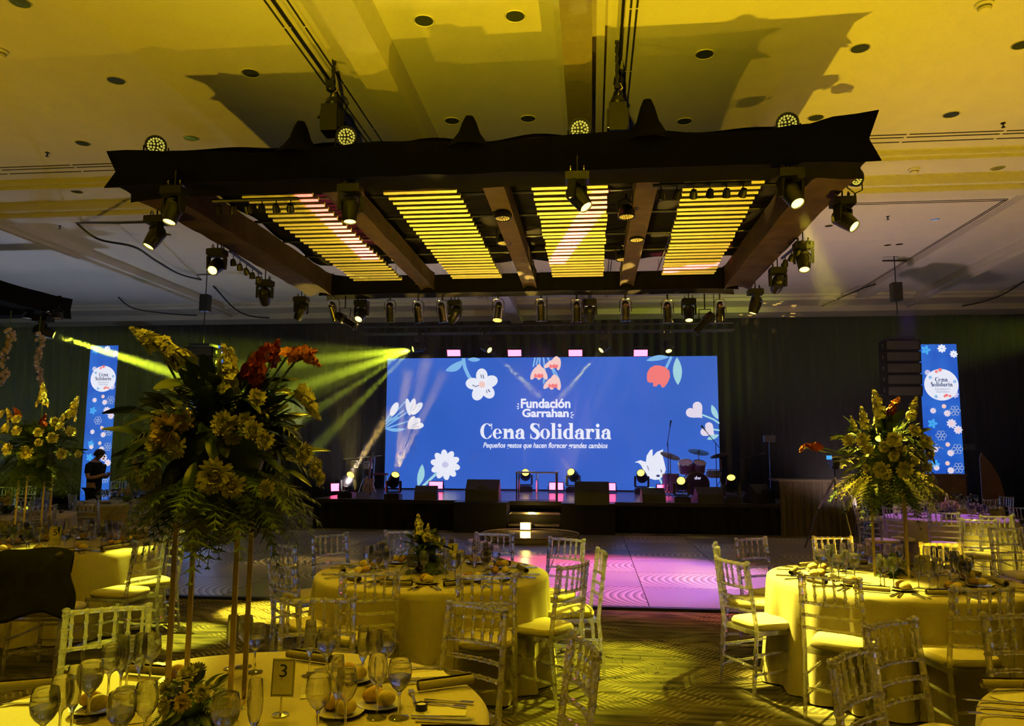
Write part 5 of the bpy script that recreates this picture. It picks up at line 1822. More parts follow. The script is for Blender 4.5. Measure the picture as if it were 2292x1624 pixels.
for px, py, tb, lab in ((195, 1120, 8, 'clear chair in front of the table by the standing person, left one'), (320, 1122, 8, 'clear chair in front of the table by the standing person, right one'), (165, 1108, 8, 'clear chair left of the table by the standing person'),
                        (265, 1077, 8, 'bluish clear chair behind the table by the standing person'), (95, 1132, 7, 'clear chair at the right of the far-left yellow table'), (15, 1090, 10, 'blue-lit clear chair at the left picture edge'), (60, 1088, 10, 'second blue-lit clear chair from the left picture edge'),
                        (100, 1100, 10, 'third blue-lit clear chair from the left picture edge'), (20, 1160, 7, 'clear chair in front of the far-left yellow table'), (90, 1165, 7, 'clear chair right in front of the far-left yellow table'),
                        (1942, 1140, 6, 'purple-lit clear chair at the far left of the purple table'), (2000, 1137, 6, 'purple-lit clear chair second from left at the purple table'), (2112, 1147, 6, 'clear chair in front of the purple table'), (2190, 1163, 6, 'clear chair at the near right of the purple table'),
                        (2228, 1155, 6, 'clear chair at the right of the purple table'), (1912, 1108, 9, 'amber-lit clear chair nearest the brown drape'), (1932, 1106, 9, 'second amber-lit clear chair from the brown drape'), (2215, 1118, 9, 'dim clear chair at the rear right before the orange panel'), (2250, 1112, 9, 'blue-lit clear chair at the rear right edge'),
                        (2285, 1136, 11, 'clear chair at the right picture edge near the orange panel'), (2270, 1155, 11, 'second clear chair from the right picture edge at the rear'), (2150, 1112, 9, 'clear chair behind the purple table before the banner')):
    q = at(px, py, z=.905)
    t_ = TB[tb]
    n = Vector((t_[0] - q.x, t_[1] - q.y))
    n.normalize()
    chair(q.x + n.x * .25, q.y + n.y * .25, t_, lab, GF)

# ------------------------------------------------------------------ black jacket over a chair
a, b = at(12, 1240, z=.905), at(148, 1240, z=.905)
m = (a + b) / 2
n = Vector((f5[0] - m.x, f5[1] - m.y, 0)).normalized()
sd = Vector((n.y, -n.x, 0))


def jacket_fn(u, v):
    s = (u - .5) * 2
    # v 0 front hem (table side) .. top .. 1 back hem
    L = (v - .18) / .82
    if v < .18:
        k = v / .18
        z = .945 - (1 - k) * .16
        off = .03 + (1 - k) * .03
    else:
        z = .945 - L * .47
        off = -.02 - .05 * math.sin(min(1, L * 3) * 1.57) - .03 * L
    w = .235 + .055 * max(0, L) + .012 * math.sin(v * 11)
    z += .005 * math.sin(s * 5) - .035 * abs(s) ** 5
    off += .012 * math.sin(s * 9 + v * 5) * (0.3 + max(0, L))
    if L > .9:
        z += .025 * math.sin(s * 4.2 + 1)
    bow = -.03 * (1 - s * s)
    p = Vector((m.x, m.y, 0)) + sd * (s * w) + n * (off + bow)
    return (p.x, p.y, z)


jk = thing('jacket', 'black jacket draped over the back of a clear chair at the left', 'jacket')
g = MB().grid(jacket_fn, 26, 22).build('cloth', M['jacket'], jk)
g.modifiers.new('thickness', 'SOLIDIFY').thickness = .012

# ------------------------------------------------------------------ glasses
def glass_mesh(kind):
    if kind == 'goblet':
        pr = [(.036, .001), (.036, .003), (.02, .006), (.006, .012), (.0045, .03), (.0045, .075), (.008, .088), (.026, .105), (.038, .125), (.042, .148), (.040, .175), (.036, .195)]
        wl = [(.001, .093), (.02, .101), (.037, .124), (.0405, .142), (.001, .142)]
    elif kind == 'wine':
        pr = [(.035, .001), (.035, .003), (.018, .006), (.005, .012), (.004, .03), (.004, .095), (.007, .108), (.022, .122), (.033, .142), (.036, .165), (.033, .192), (.029, .212)]
        wl = None
    else:
        pr = [(.031, .001), (.031, .003), (.015, .006), (.005, .012), (.004, .03), (.004, .07), (.007, .085), (.016, .100), (.022, .125), (.0245, .16), (.023, .195), (.020, .222)]
        wl = None
    inn = [(max(r - .0012, .0005), z + .0012) for r, z in pr[::-1] if z > .085]
    g = MB().lathe(pr + inn, 20).mesh('bowl', M['glass'])
    w = MB().lathe(wl, 20).mesh('water', M['water']) if wl else None
    return g, w


GL = {k: glass_mesh(k) for k in ('goblet', 'wine', 'flute')}
GNAME = {'goblet': ('water_goblet', 'water goblet', 'stemmed water goblet'), 'wine': ('wine_glass', 'wine glass', 'stemmed wine glass'), 'flute': ('flute_glass', 'flute glass', 'slender flute glass')}
TZt = .753


def put_glass(kind, x, y, label, group, s=1.0, z=TZt):
    g, w = GL[kind]
    t = ob(GNAME[kind][0], g, None, (x, y, z), (0, 0, random.uniform(0, 6)))
    t.scale = (s, s, s)
    tag(t, label, 'glass', group)
    if w and random.random() < .7:
        ob('water', w, t)
    return t


# ------------------------------------------------------------------ place settings
PLATE = MB().lathe([(.001, .004), (.045, .004), (.055, .008), (.082, .014), (.083, .017), (.055, .012), (.001, .009)], 28).mesh('bread_plate', M['china'])


def roll_mesh(seed, m):
    rng = random.Random(seed)
    mb = MB().ball((0, 0, .026), .036, 14, 9, (1.15, .9, .75))
    mb.v = [(x * (1 + .05 * math.sin(9 * y * 30)), y, max(z, .002) + .003 * math.sin(x * 90 + seed)) for x, y, z in mb.v]
    return mb.mesh('bread_roll', m)


ROLL = [roll_mesh(1, M['bread']), roll_mesh(2, M['bread_pale'])]


def spiral_napkin(m, name):
    mb = MB()
    L, turns, n = .23, 2.2, 26
    th = []
    for i in range(n + 1):
        a = 2 * math.pi * turns * i / n
        r = .006 + .016 * i / n
        th.append((r * math.cos(a), r * math.sin(a) + .024))
    vs_ = [(-L / 2, y, z) for y, z in th] + [(L / 2, y, z) for y, z in th]
    fs = [(i, i + 1, n + 2 + i, n + 1 + i) for i in range(n)]
    return mb.add(vs_, fs).mesh(name, m)


NAP = {k: spiral_napkin(M[k], 'rolled_napkin') for k in ('napkin', 'napkin_dark')}


def fork_mesh():
    mb = MB()
    mb.box(-.004, .004, -.10, .02, .002, .006).box(-.006, .006, -.105, -.06, .002, .006)
    mb.add([(-.004, .02, .004), (.004, .02, .004), (.011, .04, .008), (-.011, .04, .008)], [(0, 1, 2, 3)])
    for i in range(4):
        x = -.0105 + .0056 * i
        mb.box(x, x + .0036, .038, .085, .006, .0085)
    return mb.mesh('fork', M['steel'], False)


def knife_mesh():
    mb = MB().box(-.006, .006, -.11, -.01, .002, .008)
    mb.add([(-.008, -.01, .002), (.008, -.01, .002), (.009, .08, .002), (.0, .115, .002), (-.008, .10, .002), (-.008, -.01, .006), (.008, -.01, .004), (.009, .08, .004), (.0, .115, .004), (-.008, .10, .006)],
           [(4, 3, 2, 1, 0), (5, 6, 7, 8, 9), (0, 1, 6, 5), (1, 2, 7, 6), (2, 3, 8, 7), (3, 4, 9, 8), (4, 0, 5, 9)])
    return mb.mesh('knife', M['steel'], False)


FORK, KNIFE = fork_mesh(), knife_mesh()
CARD = MB().box(-.045, .045, -.095, .095, .001, .0025).mesh('menu_card', M['paper'], False)


def lay(name, me, x, y, rz, label, cat, group, z=TZt):
    o = ob(name, me, None, (x, y, z), (0, 0, rz))
    return tag(o, label, cat, group)


def seat_phrases(n, c, a0):
    """names of the seats by where they show: far or near side, counted from the left"""
    seats = []
    for i in range(n):
        a = a0 + 2 * math.pi * i / n
        seats.append((a, c[0] + math.cos(a), c[1] + math.sin(a)))
    view = Vector((c[0], c[1])).normalized()
    rt = Vector((view.y, -view.x))
    far = sorted([s for s in seats if (Vector((s[1], s[2])) - Vector(c)).dot(view) >= 0], key=lambda s: Vector((s[1], s[2])).dot(rt))
    near = sorted([s for s in seats if (Vector((s[1], s[2])) - Vector(c)).dot(view) < 0], key=lambda s: Vector((s[1], s[2])).dot(rt))
    return [(s[0], '%s far-side place from left' % ORD[i]) for i, s in enumerate(far)] + [(s[0], '%s near-side place from left' % ORD[i]) for i, s in enumerate(near)]


def setting(tn, a, ph, nap, full=True, glasses=True, cutlery=True):
    cx, cy_ = TB[tn]
    u = Vector((math.cos(a), math.sin(a)))
    v = Vector((-u.y, u.x))
    rng = random.Random(int(a * 100) + tn * 17)
    rz = a + math.pi / 2

    def P_(r, s):
        return cx + u.x * r + v.x * s, cy_ + u.y * r + v.y * s

    where = 'at %s on %s' % (ph, TC[tn])
    if glasses:
        j = lambda: rng.uniform(-.012, .012)
        for kind, r, s in (('goblet', .50, .03), ('wine', .44, .10), ('flute', .41, -.01)):
            x, y = P_(r + j(), s + j())
            put_glass(kind, x, y, '%s %s' % (GNAME[kind][2], where), 'glasses on ' + TC[tn])
    x, y = P_(.52, -.18)
    lay('bread_plate', PLATE, x, y, 0, 'small bread plate ' + where, 'plate', 'bread plates on ' + TC[tn])
    for k in range(2):
        lay('bread_roll', ROLL[k], x + rng.uniform(-.01, .01) + (.034 if k else -.034) * math.cos(a), y + (.034 if k else -.034) * math.sin(a), rng.uniform(0, 3), ('crusty brown' if k == 0 else 'pale floured') + ' bread roll ' + where, 'bread roll', 'bread rolls on ' + TC[tn], TZt + .012)
    x, y = P_(.70, .0)
    lay('rolled_napkin', NAP[nap], x, y, rz + rng.uniform(-.25, .25), 'rolled napkin ' + where, 'napkin', 'rolled napkins on ' + TC[tn])
    if full:
        x, y = P_(.66, -.16) if cutlery else (0, 0)
        if cutlery:
            for k in range(2):
                x, y = P_(.72, -.155 - .03 * k)
                lay('fork', FORK, x, y, rz + rng.uniform(-.1, .1), ('inner' if k == 0 else 'outer') + ' steel fork ' + where, 'fork', 'forks on ' + TC[tn])
                x, y = P_(.72, .15 + .03 * k)
                lay('knife', KNIFE, x, y, rz + rng.uniform(-.1, .1), ('inner' if k == 0 else 'outer') + ' steel knife ' + where, 'knife', 'knives on ' + TC[tn])
        x, y = P_(.60, .0)
        lay('menu_card', CARD, x, y, rz + R(90) + rng.uniform(-.2, .2), 'pale menu card ' + where, 'card', 'menu cards on ' + TC[tn])


for tn, n, a0, nap in ((1, 10, .15, 'napkin_dark'), (2, 10, .4, 'napkin'), (5, 10, .3, 'napkin')):
    for a, ph in seat_phrases(n, TB[tn], a0):
        setting(tn, a, ph, nap)

# table 3, laid as the picture shows it
w3 = 'on the foreground table'
T3G = [('goblet', 282, 1540, 'rear left'), ('flute', 309, 1552, 'rear left'), ('wine', 334, 1544, 'rear left'), ('goblet', 196, 1612, 'outer left'), ('wine', 240, 1578, 'outer left'), ('flute', 268, 1560, 'outer left'),
       ('flute', 517, 1496, 'far middle'), ('wine', 545, 1492, 'far middle'), ('goblet', 569, 1504, 'far middle'), ('flute', 692, 1512, 'far right of the number card'), ('goblet', 730, 1519, 'far right of the number card'),
       ('flute', 811, 1527, 'right rear'), ('wine', 836, 1536, 'right rear'), ('goblet', 862, 1522, 'right rear'), ('wine', 843, 1606, 'right middle'), ('goblet', 893, 1606, 'right middle'), ('goblet', 710, 1652, 'near right of the number card'), ('wine', 772, 1648, 'near right of the number card'),
       ('flute', 752, 1618, 'near right of the number card'), ('goblet', 92, 1690, 'near left'), ('wine', 130, 1672, 'near left'), ('flute', 158, 1650, 'near left'), ('goblet', 265, 1700, 'front left'), ('wine', 320, 1690, 'front left'), ('goblet', 500, 1706, 'front middle'), ('flute', 566, 1690, 'front middle')]
for kind, px, py, ph in T3G:
    q = at(px, py, z=TZt)
    put_glass(kind, q.x, q.y, '%s in the %s cluster %s' % (GNAME[kind][2], ph, w3), 'glasses on the foreground table')
for px, py, ph in ((405, 1528, 'left of the number card'), (790, 1524, 'right behind the glasses'), (850, 1582, 'at the right middle'), (212, 1592, 'at the left among glasses'), (762, 1600, 'near right of the number card')):
    q = at(px, py, z=TZt)
    lay('bread_plate', PLATE, q.x, q.y, 0, 'small bread plate %s %s' % (ph, w3), 'plate', 'bread plates on the foreground table')
    for k in range(2):
        lay('bread_roll', ROLL[k], q.x + (.03 if k else -.03), q.y + (-.022 if k else .02), .4 + k, '%s bread roll %s %s' % ('crusty brown' if k == 0 else 'pale floured', ph, w3), 'bread roll', 'bread rolls on the foreground table', TZt + .012)
for px, py, rz, ph in ((998, 1540, R(32), 'at the right rim'), (690, 1480, R(-18), 'at the far rim'), (335, 1512, R(-8), 'at the far left'), (60, 1545, R(25), 'at the left rim'), (1020, 1655, R(5), 'at the lower right')):
    q = at(px, py, z=TZt)
    lay('rolled_napkin', NAP['napkin'], q.x, q.y, rz, 'rolled taupe napkin %s %s' % (ph, w3), 'napkin', 'rolled napkins on the foreground table')
for px, py, rz, kind, ph in ((1010, 1572, R(-96), 'fork', 'upper of the right pair'), (995, 1580, R(-104), 'fork', 'lower of the right pair'), (925, 1562, R(20), 'fork', 'beside the rear napkin'), (990, 1608, R(-88), 'knife', 'upper of the right pair'), (1000, 1617, R(-90), 'knife', 'lower of the right pair'),
                             (960, 1528, R(-72), 'knife', 'at the right rear rim'), (945, 1520, R(-70), 'knife', 'behind the menu card'), (745, 1502, R(-60), 'knife', 'at the far rim'), (935, 1496, R(-70), 'knife', 'nearest the rear right rim'), (378, 1492, R(70), 'fork', 'at the far left rim'), (395, 1497, R(75), 'fork', 'second at the far left rim'), (760, 1494, R(-55), 'knife', 'second at the far rim'), (70, 1575, R(100), 'knife', 'at the left rim')):
    q = at(px, py, z=TZt)
    lay(kind, FORK if kind == 'fork' else KNIFE, q.x, q.y, rz, 'steel %s %s %s' % (kind, ph, w3), kind, kind + 's on the foreground table')
for px, py, rz, ph in ((985, 1592, R(-85), 'beside the candle'), (948, 1512, R(-65), 'near the rear right rim'), (700, 1545, R(20), 'right of the number card'), (300, 1600, R(30), 'at the left')):
    q = at(px, py, z=TZt)
    lay('menu_card', CARD, q.x, q.y, rz, 'pale menu card %s %s' % (ph, w3), 'card', 'menu cards on the foreground table')


def candle(px, py, label, tz=TZt):
    q = at(px, py, z=tz)
    t = thing('tea_candle', label, 'candle', (q.x, q.y, tz), 0, 'tea candles')
    MB().lathe([(.001, 0), (.022, 0), (.022, .026), (.020, .026), (.019, .02), (.001, .02)], 18).build('holder', M['black_metal'], t)
    MB().lathe([(.0205, .021), (.015, .0235), (.001, .022)], 18).build('wax', M['wax'], t)


candle(943, 1590, 'tea candle in a dark cup on the foreground table')
candle(868, 1305, 'tea candle in a dark cup on the middle table')
# the corner table
w4 = 'on the corner table'
for px, py, rz, kind, ph in ((2230, 1572, R(80), 'knife', 'upper'), (2262, 1590, R(76), 'knife', 'lower'), (2225, 1602, R(84), 'fork', 'single')):
    q = at(px, py, z=TZt)
    lay(kind, FORK if kind == 'fork' else KNIFE, q.x, q.y, rz, '%s steel %s %s' % (ph, kind, w4), kind, 'cutlery on the corner table')
q = at(2265, 1543, z=TZt)
lay('rolled_napkin', NAP['napkin'], q.x, q.y, R(5), 'rolled taupe napkin %s' % w4, 'napkin', 'rolled napkins on the corner table')
q = at(2282, 1562, z=TZt)
lay('menu_card', CARD, q.x, q.y, R(-70), 'pale menu card %s' % w4, 'card', 'menu cards on the corner table')
# rear tables: glasses and a few napkins only
for tn, k in ((6, 8), (7, 7), (8, 8), (9, 6), (10, 5)):
    for a, ph in seat_phrases(k, TB[tn], .2 * tn):
        cx, cy_ = TB[tn]
        for kind, r, s in (('goblet', .50, .05), ('wine', .46, -.05), ('flute', .40, .0)):
            put_glass(kind, cx + math.cos(a) * r - math.sin(a) * s, cy_ + math.sin(a) * r + math.cos(a) * s, '%s at %s on %s' % (GNAME[kind][2], ph, TC[tn]), 'glasses on ' + TC[tn])
        lay('rolled_napkin', NAP['napkin'], cx + math.cos(a) * .7, cy_ + math.sin(a) * .7, a + R(90), 'rolled napkin at %s on %s' % (ph, TC[tn]), 'napkin', 'rolled napkins on ' + TC[tn])


# ------------------------------------------------------------------ table number cards on little stands
def number_card(px, py_base, w, h, lift, num, label, tn, rz=0.0):
    q = at(px, py_base, z=TZt)
    t = thing('table_number_card', label, 'number card', (q.x, q.y, TZt), rz, 'table number cards')
    MB().lathe([(.03, 0), (.03, .004), (.005, .008), (.003, lift)], 12).build('stand', M['chrome'], t)
    c = MB().box(-w / 2, w / 2, -.0015, .0015, lift, lift + h).build('card', M['paper'], t, (0, 0, 0), (R(-6), 0, 0), smooth=False)
    b = h * .42
    zc = lift + h * .52
    wd = b * .5 if num != '1' else b * .22
    text_mesh(num, 'number', M['ink'], c, -wd / 2, wd / 2, zc, zc + b * .8, -.0025, .0)
    bd = MB()
    for z in (lift + h * .05, lift + h * .95):
        bd.box(-w * .44, w * .44, -.0022, -.0016, z - .0008, z + .0008)
    for x in (-w * .45, w * .45):
        bd.box(x - .0008, x + .0008, -.0022, -.0016, lift + h * .05, lift + h * .95)
    bd.build('border_line', M['ink'], c, smooth=False)
    return t


number_card(628, 1600, .082, .128, .06, '3', 'table card with number 3 beside the gold flower stand', 3, R(5))
number_card(1012, 1275, .085, .12, .085, '1', 'table card with number 1 beside the low flowers', 1, R(2))
number_card(2070, 1288, .09, .135, .02, '2', 'table card with number 2 on the bright table', 2, R(-12))
number_card(119, 1232, .11, .17, .05, '5', 'table card with number 5 on the left table', 5, R(12))

# ------------------------------------------------------------------ flowers
def mum_mesh(m, seed, name='chrysanthemum'):
    rng = random.Random(seed)
    mb = MB()
    for ring, (n, tilt, L) in enumerate(((17, 2, 1.0), (17, 18, .98), (15, 34, .92), (13, 50, .84), (10, 66, .74), (7, 80, .62))):
        for i in range(n):
            a = 2 * math.pi * (i + .5 * (ring % 2)) / n + rng.uniform(-.12, .12)
            tl = R(tilt + rng.uniform(-7, 7))
            LL = L * rng.uniform(.85, 1.05)
            w = .105
            d = Vector((math.cos(a), math.sin(a), 0))
            u = Vector((-d.y, d.x, 0))
            pts = []
            for k, (s, ww) in enumerate(((.08, .4), (.45, .9), (.8, 1.0), (1.0, .25))):
                tt = tl + .5 * (s - .5)
                c = d * (LL * s * math.cos(tt)) + Vector((0, 0, LL * s * math.sin(tt) * .75))
                pts.append((c - u * w * ww, c + u * w * ww + Vector((0, 0, .0))))
            b = []
            for p, q in pts:
                b += [p, q]
            mb.add(b, [(0, 1, 3, 2), (2, 3, 5, 4), (4, 5, 7, 6)])
    mb.ball((0, 0, .15), .28, 8, 5)
    return mb.mesh(name, m, True, 70)


def floret(mb, c, r, nrm, rng, n=5):
    q = Vector(nrm).normalized().to_track_quat('Z', 'Y').to_matrix()
    for i in range(n):
        a = 2 * math.pi * i / n + rng.uniform(-.3, .3)
        d = Vector((math.cos(a), math.sin(a), 0))
        u = Vector((-d.y, d.x, 0))
        p = [Vector((0, 0, 0)), d * .55 * r - u * .42 * r + Vector((0, 0, .18 * r)), d * r + Vector((0, 0, rng.uniform(-.1, .3) * r)), d * .55 * r + u * .42 * r + Vector((0, 0, .18 * r))]
        mb.add([Vector(c) + q @ x for x in p], [(0, 1, 2, 3)])


def spike_mesh(m, seed, name, L=.2, r0=.042, n=58, droop=0.0):
    rng = random.Random(seed)
    mb = MB()
    n = int(n * .62)
    for i in range(n):
        t = (i + rng.uniform(0, 1)) / n
        t = t ** .85
        z = L * t
        rr = (r0 * (1.0 - .8 * t ** 1.3) + .003) * rng.uniform(.6, 1.25)
        a = i * 2.4 + rng.uniform(-.6, .6)
        d = Vector((math.cos(a), math.sin(a), rng.uniform(-.3, .9)))
        bend = Vector((droop * t * t, 0, -abs(droop) * .5 * t * t))
        s = max(.009, .040 * (1 - .8 * t)) * rng.uniform(.75, 1.25)
        c = Vector((math.cos(a) * rr * .7, math.sin(a) * rr * .7, z)) + bend
        floret(mb, c, s, d, rng, 5)
        floret(mb, c + d.normalized() * s * .25, s * .6, d + Vector((rng.uniform(-.4, .4), rng.uniform(-.4, .4), 0)), rng, 4)
    mb.tube([Vector((droop * t * t, 0, L * t - abs(droop) * .5 * t * t)) for t in [k / 6 for k in range(7)]], .006, 6)
    return mb.mesh(name, m, True, 70)


def leaf_mesh(name, L, w, curl, m):
    def fn(u, v):
        t = v
        h = w * math.sin(math.pi * min(1, t * .92 + .04)) ** .75
        s = (u - .5) * 2
        return (s * h, L * t, -curl * L * t * t + .25 * h * abs(s))
    return MB().grid(fn, 4, 8).mesh(name, m, True, 70)


def frond(mb, base, d, L, rng, droop=.5):
    d = Vector(d).normalized()
    sd = d.cross(Vector((0, 0, 1)))
    sd = sd.normalized() if sd.length > .01 else Vector((1, 0, 0))
    n = 11
    prev = Vector(base)
    for i in range(1, n + 1):
        t = i / n
        p = Vector(base) + d * L * t + Vector((0, 0, -droop * L * t * t))
        mb.add([prev - sd * .0015, prev + sd * .0015, p + sd * .0015, p - sd * .0015], [(0, 1, 2, 3)])
        w = L * .32 * math.sin(math.pi * (t * .85 + .1))
        ax = (p - prev).normalized()
        for s in (-1, 1):
            tip = p + sd * s * w + ax * w * .6 + Vector((0, 0, rng.uniform(-.25, .1) * w))
            mb.add([p - ax * .006, p + ax * .006, tip], [(0, 1, 2)])
            tip2 = p + sd * s * w * .55 + ax * w * 1.0 + Vector((0, 0, rng.uniform(-.2, .2) * w))
            mb.add([p - ax * .004, p + ax * .005, tip2], [(0, 1, 2)])
        prev = p


MUM = {'petal': mum_mesh(M['petal'], 5), 'petal_warm': mum_mesh(M['petal_warm'], 6)}
SPK = {'stock': spike_mesh(M['petal'], 8, 'stock_spike', .19, .044, 60), 'stock_droop': spike_mesh(M['petal'], 9, 'stock_spike', .17, .034, 46, .05),
       'red': spike_mesh(M['petal_red'], 10, 'snapdragon_spike', .17, .040, 52, .03), 'orange': spike_mesh(M['petal_orange'], 11, 'snapdragon_spike', .15, .034, 46, .07)}
LEAFM = [leaf_mesh('leaf', .15, .034, .35, M['leaf']), leaf_mesh('leaf', .12, .030, .15, M['leaf']), leaf_mesh('leaf', .17, .024, .5, M['leaf'])]


def aim(d):
    return Vector(d).to_track_quat('Z', 'Y').to_euler()


def arrangement(name, label, c, rx, rz_, seed, mums, spikes, nleaf=90, nfern=110, group='tall flower arrangements', fernL=.26, leaf_s=1.0, hang_=True, mum_fill=0):
    """a loose ball of greenery at c with the flowers where the picture shows them; mums (dx, dy, dz, r, kind), spikes (kind, dx, dy, dz, dir, scale)"""
    rng = random.Random(seed)
    t = thing(name, label, 'flowers', c, 0, group)
    fm = MB()
    for i in range(nfern):
        a = rng.uniform(0, 2 * math.pi)
        low = rng.random() < .65 and hang_
        e = rng.uniform(-.75, -.05) if low else rng.uniform(-.1, 1.2)
        d = Vector((math.cos(a) * math.cos(e), math.sin(a) * math.cos(e), math.sin(e)))
        b = Vector((d.x * rx * .35, d.y * rx * .35, d.z * rz_ * .35 - (.25 * rz_ if low else 0)))
        frond(fm, b, d, fernL * rng.uniform(.7, 1.3), rng, rng.uniform(.2, .7))
    o = fm.build('fern_mass', M['fern'], t)
    o['kind'] = 'stuff'
    core = MB().ball((0, 0, -.12 * rz_), 1, 12, 8, (rx * .55, rx * .55, rz_ * .5)).build('floral_foam', M['fern'], t)
    for i in range(nleaf):
        a = rng.uniform(0, 2 * math.pi)
        e = rng.uniform(-.4, 1.3)
        d = Vector((math.cos(a) * math.cos(e), math.sin(a) * math.cos(e), math.sin(e)))
        k = rng.uniform(.45, .95)
        l = ob('leaf', rng.choice(LEAFM), t, (d.x * rx * k, d.y * rx * k, d.z * rz_ * k), (rng.uniform(-.9, .9) + e * .8, rng.uniform(-.8, .8), a - R(90)))
        l.scale = (leaf_s * rng.uniform(.7, 1.1),) * 3
    for dx, dy, dz, r, kind in mums:
        dirn = Vector((dx * .8, dy, dz * .55))
        f = ob('chrysanthemum', MUM[kind], t, (dx, dy, dz), aim(dirn))
        f.scale = (r, r, r)
    for i in range(mum_fill):
        a = rng.uniform(0, math.pi)
        e = rng.uniform(-.3, 1.1)
        d = Vector((math.cos(a) * math.cos(e), math.sin(a) * math.cos(e), math.sin(e)))
        f = ob('chrysanthemum', MUM['petal'], t, (d.x * rx * .85, d.y * rx * .85, d.z * rz_ * .75), aim(d))
        f.scale = (rng.uniform(.04, .065),) * 3
    for kind, dx, dy, dz, d, s in spikes:
        f = ob('snapdragon_spike' if kind in ('red', 'orange') else 'stock_spike', SPK[kind], t, (dx, dy, dz), aim(d))
        f.scale = (s, s, s)
        e = Vector((dx, dy, dz))
        MB().tube([Vector((dx * .2, dy * .2, dz * .1)), e * .6 + Vector((0, 0, -.02)), e], .005, 5).build('flower_stem', M['stem'], t)
    return t


def flower_stand(x, y, side, z0, z1, label, rz=0.0):
    t = thing('flower_stand', label, 'flower stand', (x, y, z0), rz, 'gold flower stands')
    h = z1 - z0
    s = side / 2
    for a, b in ((-s, -s), (s, -s), (-s, s), (s, s)):
        MB().box(a - .008, a + .008, b - .008, b + .008, 0, h).build('pole', M['gold'], t, smooth=False)
    for z in (.0, h - .016):
        for p, q in (((-s, -s), (s, -s)), ((s, -s), (s, s)), ((s, s), (-s, s)), ((-s, s), (-s, -s))):
            x0, x1 = sorted((p[0], q[0]))
            y0, y1 = sorted((p[1], q[1]))
            MB().box(x0 - .007, x1 + .007, y0 - .007, y1 + .007, z, z + .014).build('cross_rail', M['gold'], t, smooth=False)
    MB().box(-s, s, -s, s, h - .006, h).build('top_plate', M['gold'], t, smooth=False)
    return t


# the large dark arrangement on table 3
C3 = (-1.37, 2.70)
flower_stand(C3[0], C3[1], .21, TZt, 1.42, 'tall gold four-pole flower stand on the foreground table', R(12))
S3 = 1700 / 2.75


def b3(px, py):
    p = at(px, py, y=C3[1])
    return p.x - C3[0], p.z - 1.70


def mk(px, py, dy, r, kind='petal'):
    dx, dz = b3(px, py)
    k = (C3[1] + dy) / C3[1]
    return (dx * k, dy, (dz + .03) * k - .03, r, kind)


m3 = [mk(455, 962, -.26, .062, 'petal_warm'), mk(432, 995, -.24, .055), mk(475, 1000, -.25, .05), mk(480, 945, -.22, .05, 'petal_warm'), mk(585, 948, -.26, .05), mk(612, 945, -.2, .04), mk(635, 962, -.22, .042), mk(655, 985, -.2, .04), mk(402, 1068, -.22, .058), mk(425, 1050, -.24, .045),
      mk(570, 1062, -.27, .068), mk(598, 1085, -.24, .05), mk(548, 1080, -.25, .05), mk(650, 1092, -.18, .038), mk(702, 1015, -.08, .05), mk(716, 1045, -.05, .045), mk(722, 1070, -.03, .035), mk(340, 1040, -.1, .035, 'petal_warm'), mk(620, 890, -.15, .04), mk(510, 1010, .2, .05), mk(330, 935, .1, .04), mk(500, 880, -.1, .038), mk(585, 975, -.2, .04)]


def sk(kind, px, py, dy, d, s):
    dx, dz = b3(px, py)
    return (kind, dx, dy, dz, d, s)


s3 = [sk('stock', 432, 815, -.05, (-.8, -.1, .62), 1.0), sk('stock', 372, 782, -.05, (-.75, 0, .5), .75), sk('stock', 548, 880, -.12, (-.15, -.1, 1), .9), sk('stock', 538, 850, -.06, (-.1, 0, 1), .62), sk('stock_droop', 690, 870, -.05, (.35, -.1, -.95), .85),
      sk('red', 585, 858, -.1, (.35, -.15, .9), .95), sk('red', 612, 812, -.02, (.2, 0, 1), .6), sk('orange', 655, 800, -.05, (.95, -.1, .25), .8), sk('orange', 690, 790, -.05, (.7, -.1, -.75), .62)]
arrangement('flower_arrangement', 'large dark bouquet with cream chrysanthemums on the foreground gold stand', (C3[0], C3[1], 1.70), .30, .30, 21, m3, s3, 230, 230, fernL=.23, leaf_s=.72)
# hanging greenery and low flowers at its foot
arrangement('low_flowers', 'low cream flowers and greenery at the foot of the foreground gold stand', (C3[0] + .01, C3[1] - .12, TZt + .07), .10, .08, 22,
            [(-.07, -.05, .06, .036, 'petal'), (.0, -.04, .10, .04, 'petal'), (.06, -.06, .05, .036, 'petal'), (.02, -.1, .03, .034, 'petal_warm'), (-.04, -.1, .02, .034, 'petal'), (-.02, .06, .09, .036, 'petal')], [], 26, 46, 'low flower bowls', .11, .5, True)

# left arrangement on table 5
q = at(70, 1207, z=TZt)
C5 = (q.x, q.y)
flower_stand(C5[0], C5[1], .24, TZt, 1.42, 'tall gold four-pole flower stand on the left table', R(20))


def rel(C, cz, px, py):
    p = at(px, py, y=C[1] - .2)
    return p.x - C[0], p.z - cz


def fl(C, cz, lst):
    out = []
    for px, py, r, kind in lst:
        dx, dz = rel(C, cz, px, py)
        out.append((dx, -math.sqrt(max(.02, .11 - dx * dx * .6)), dz, r, kind))
    return out


def sp(C, cz, lst):
    out = []
    for kind, px, py, d, s in lst:
        dx, dz = rel(C, cz, px, py)
        out.append((kind, dx, -.1, dz, d, s))
    return out


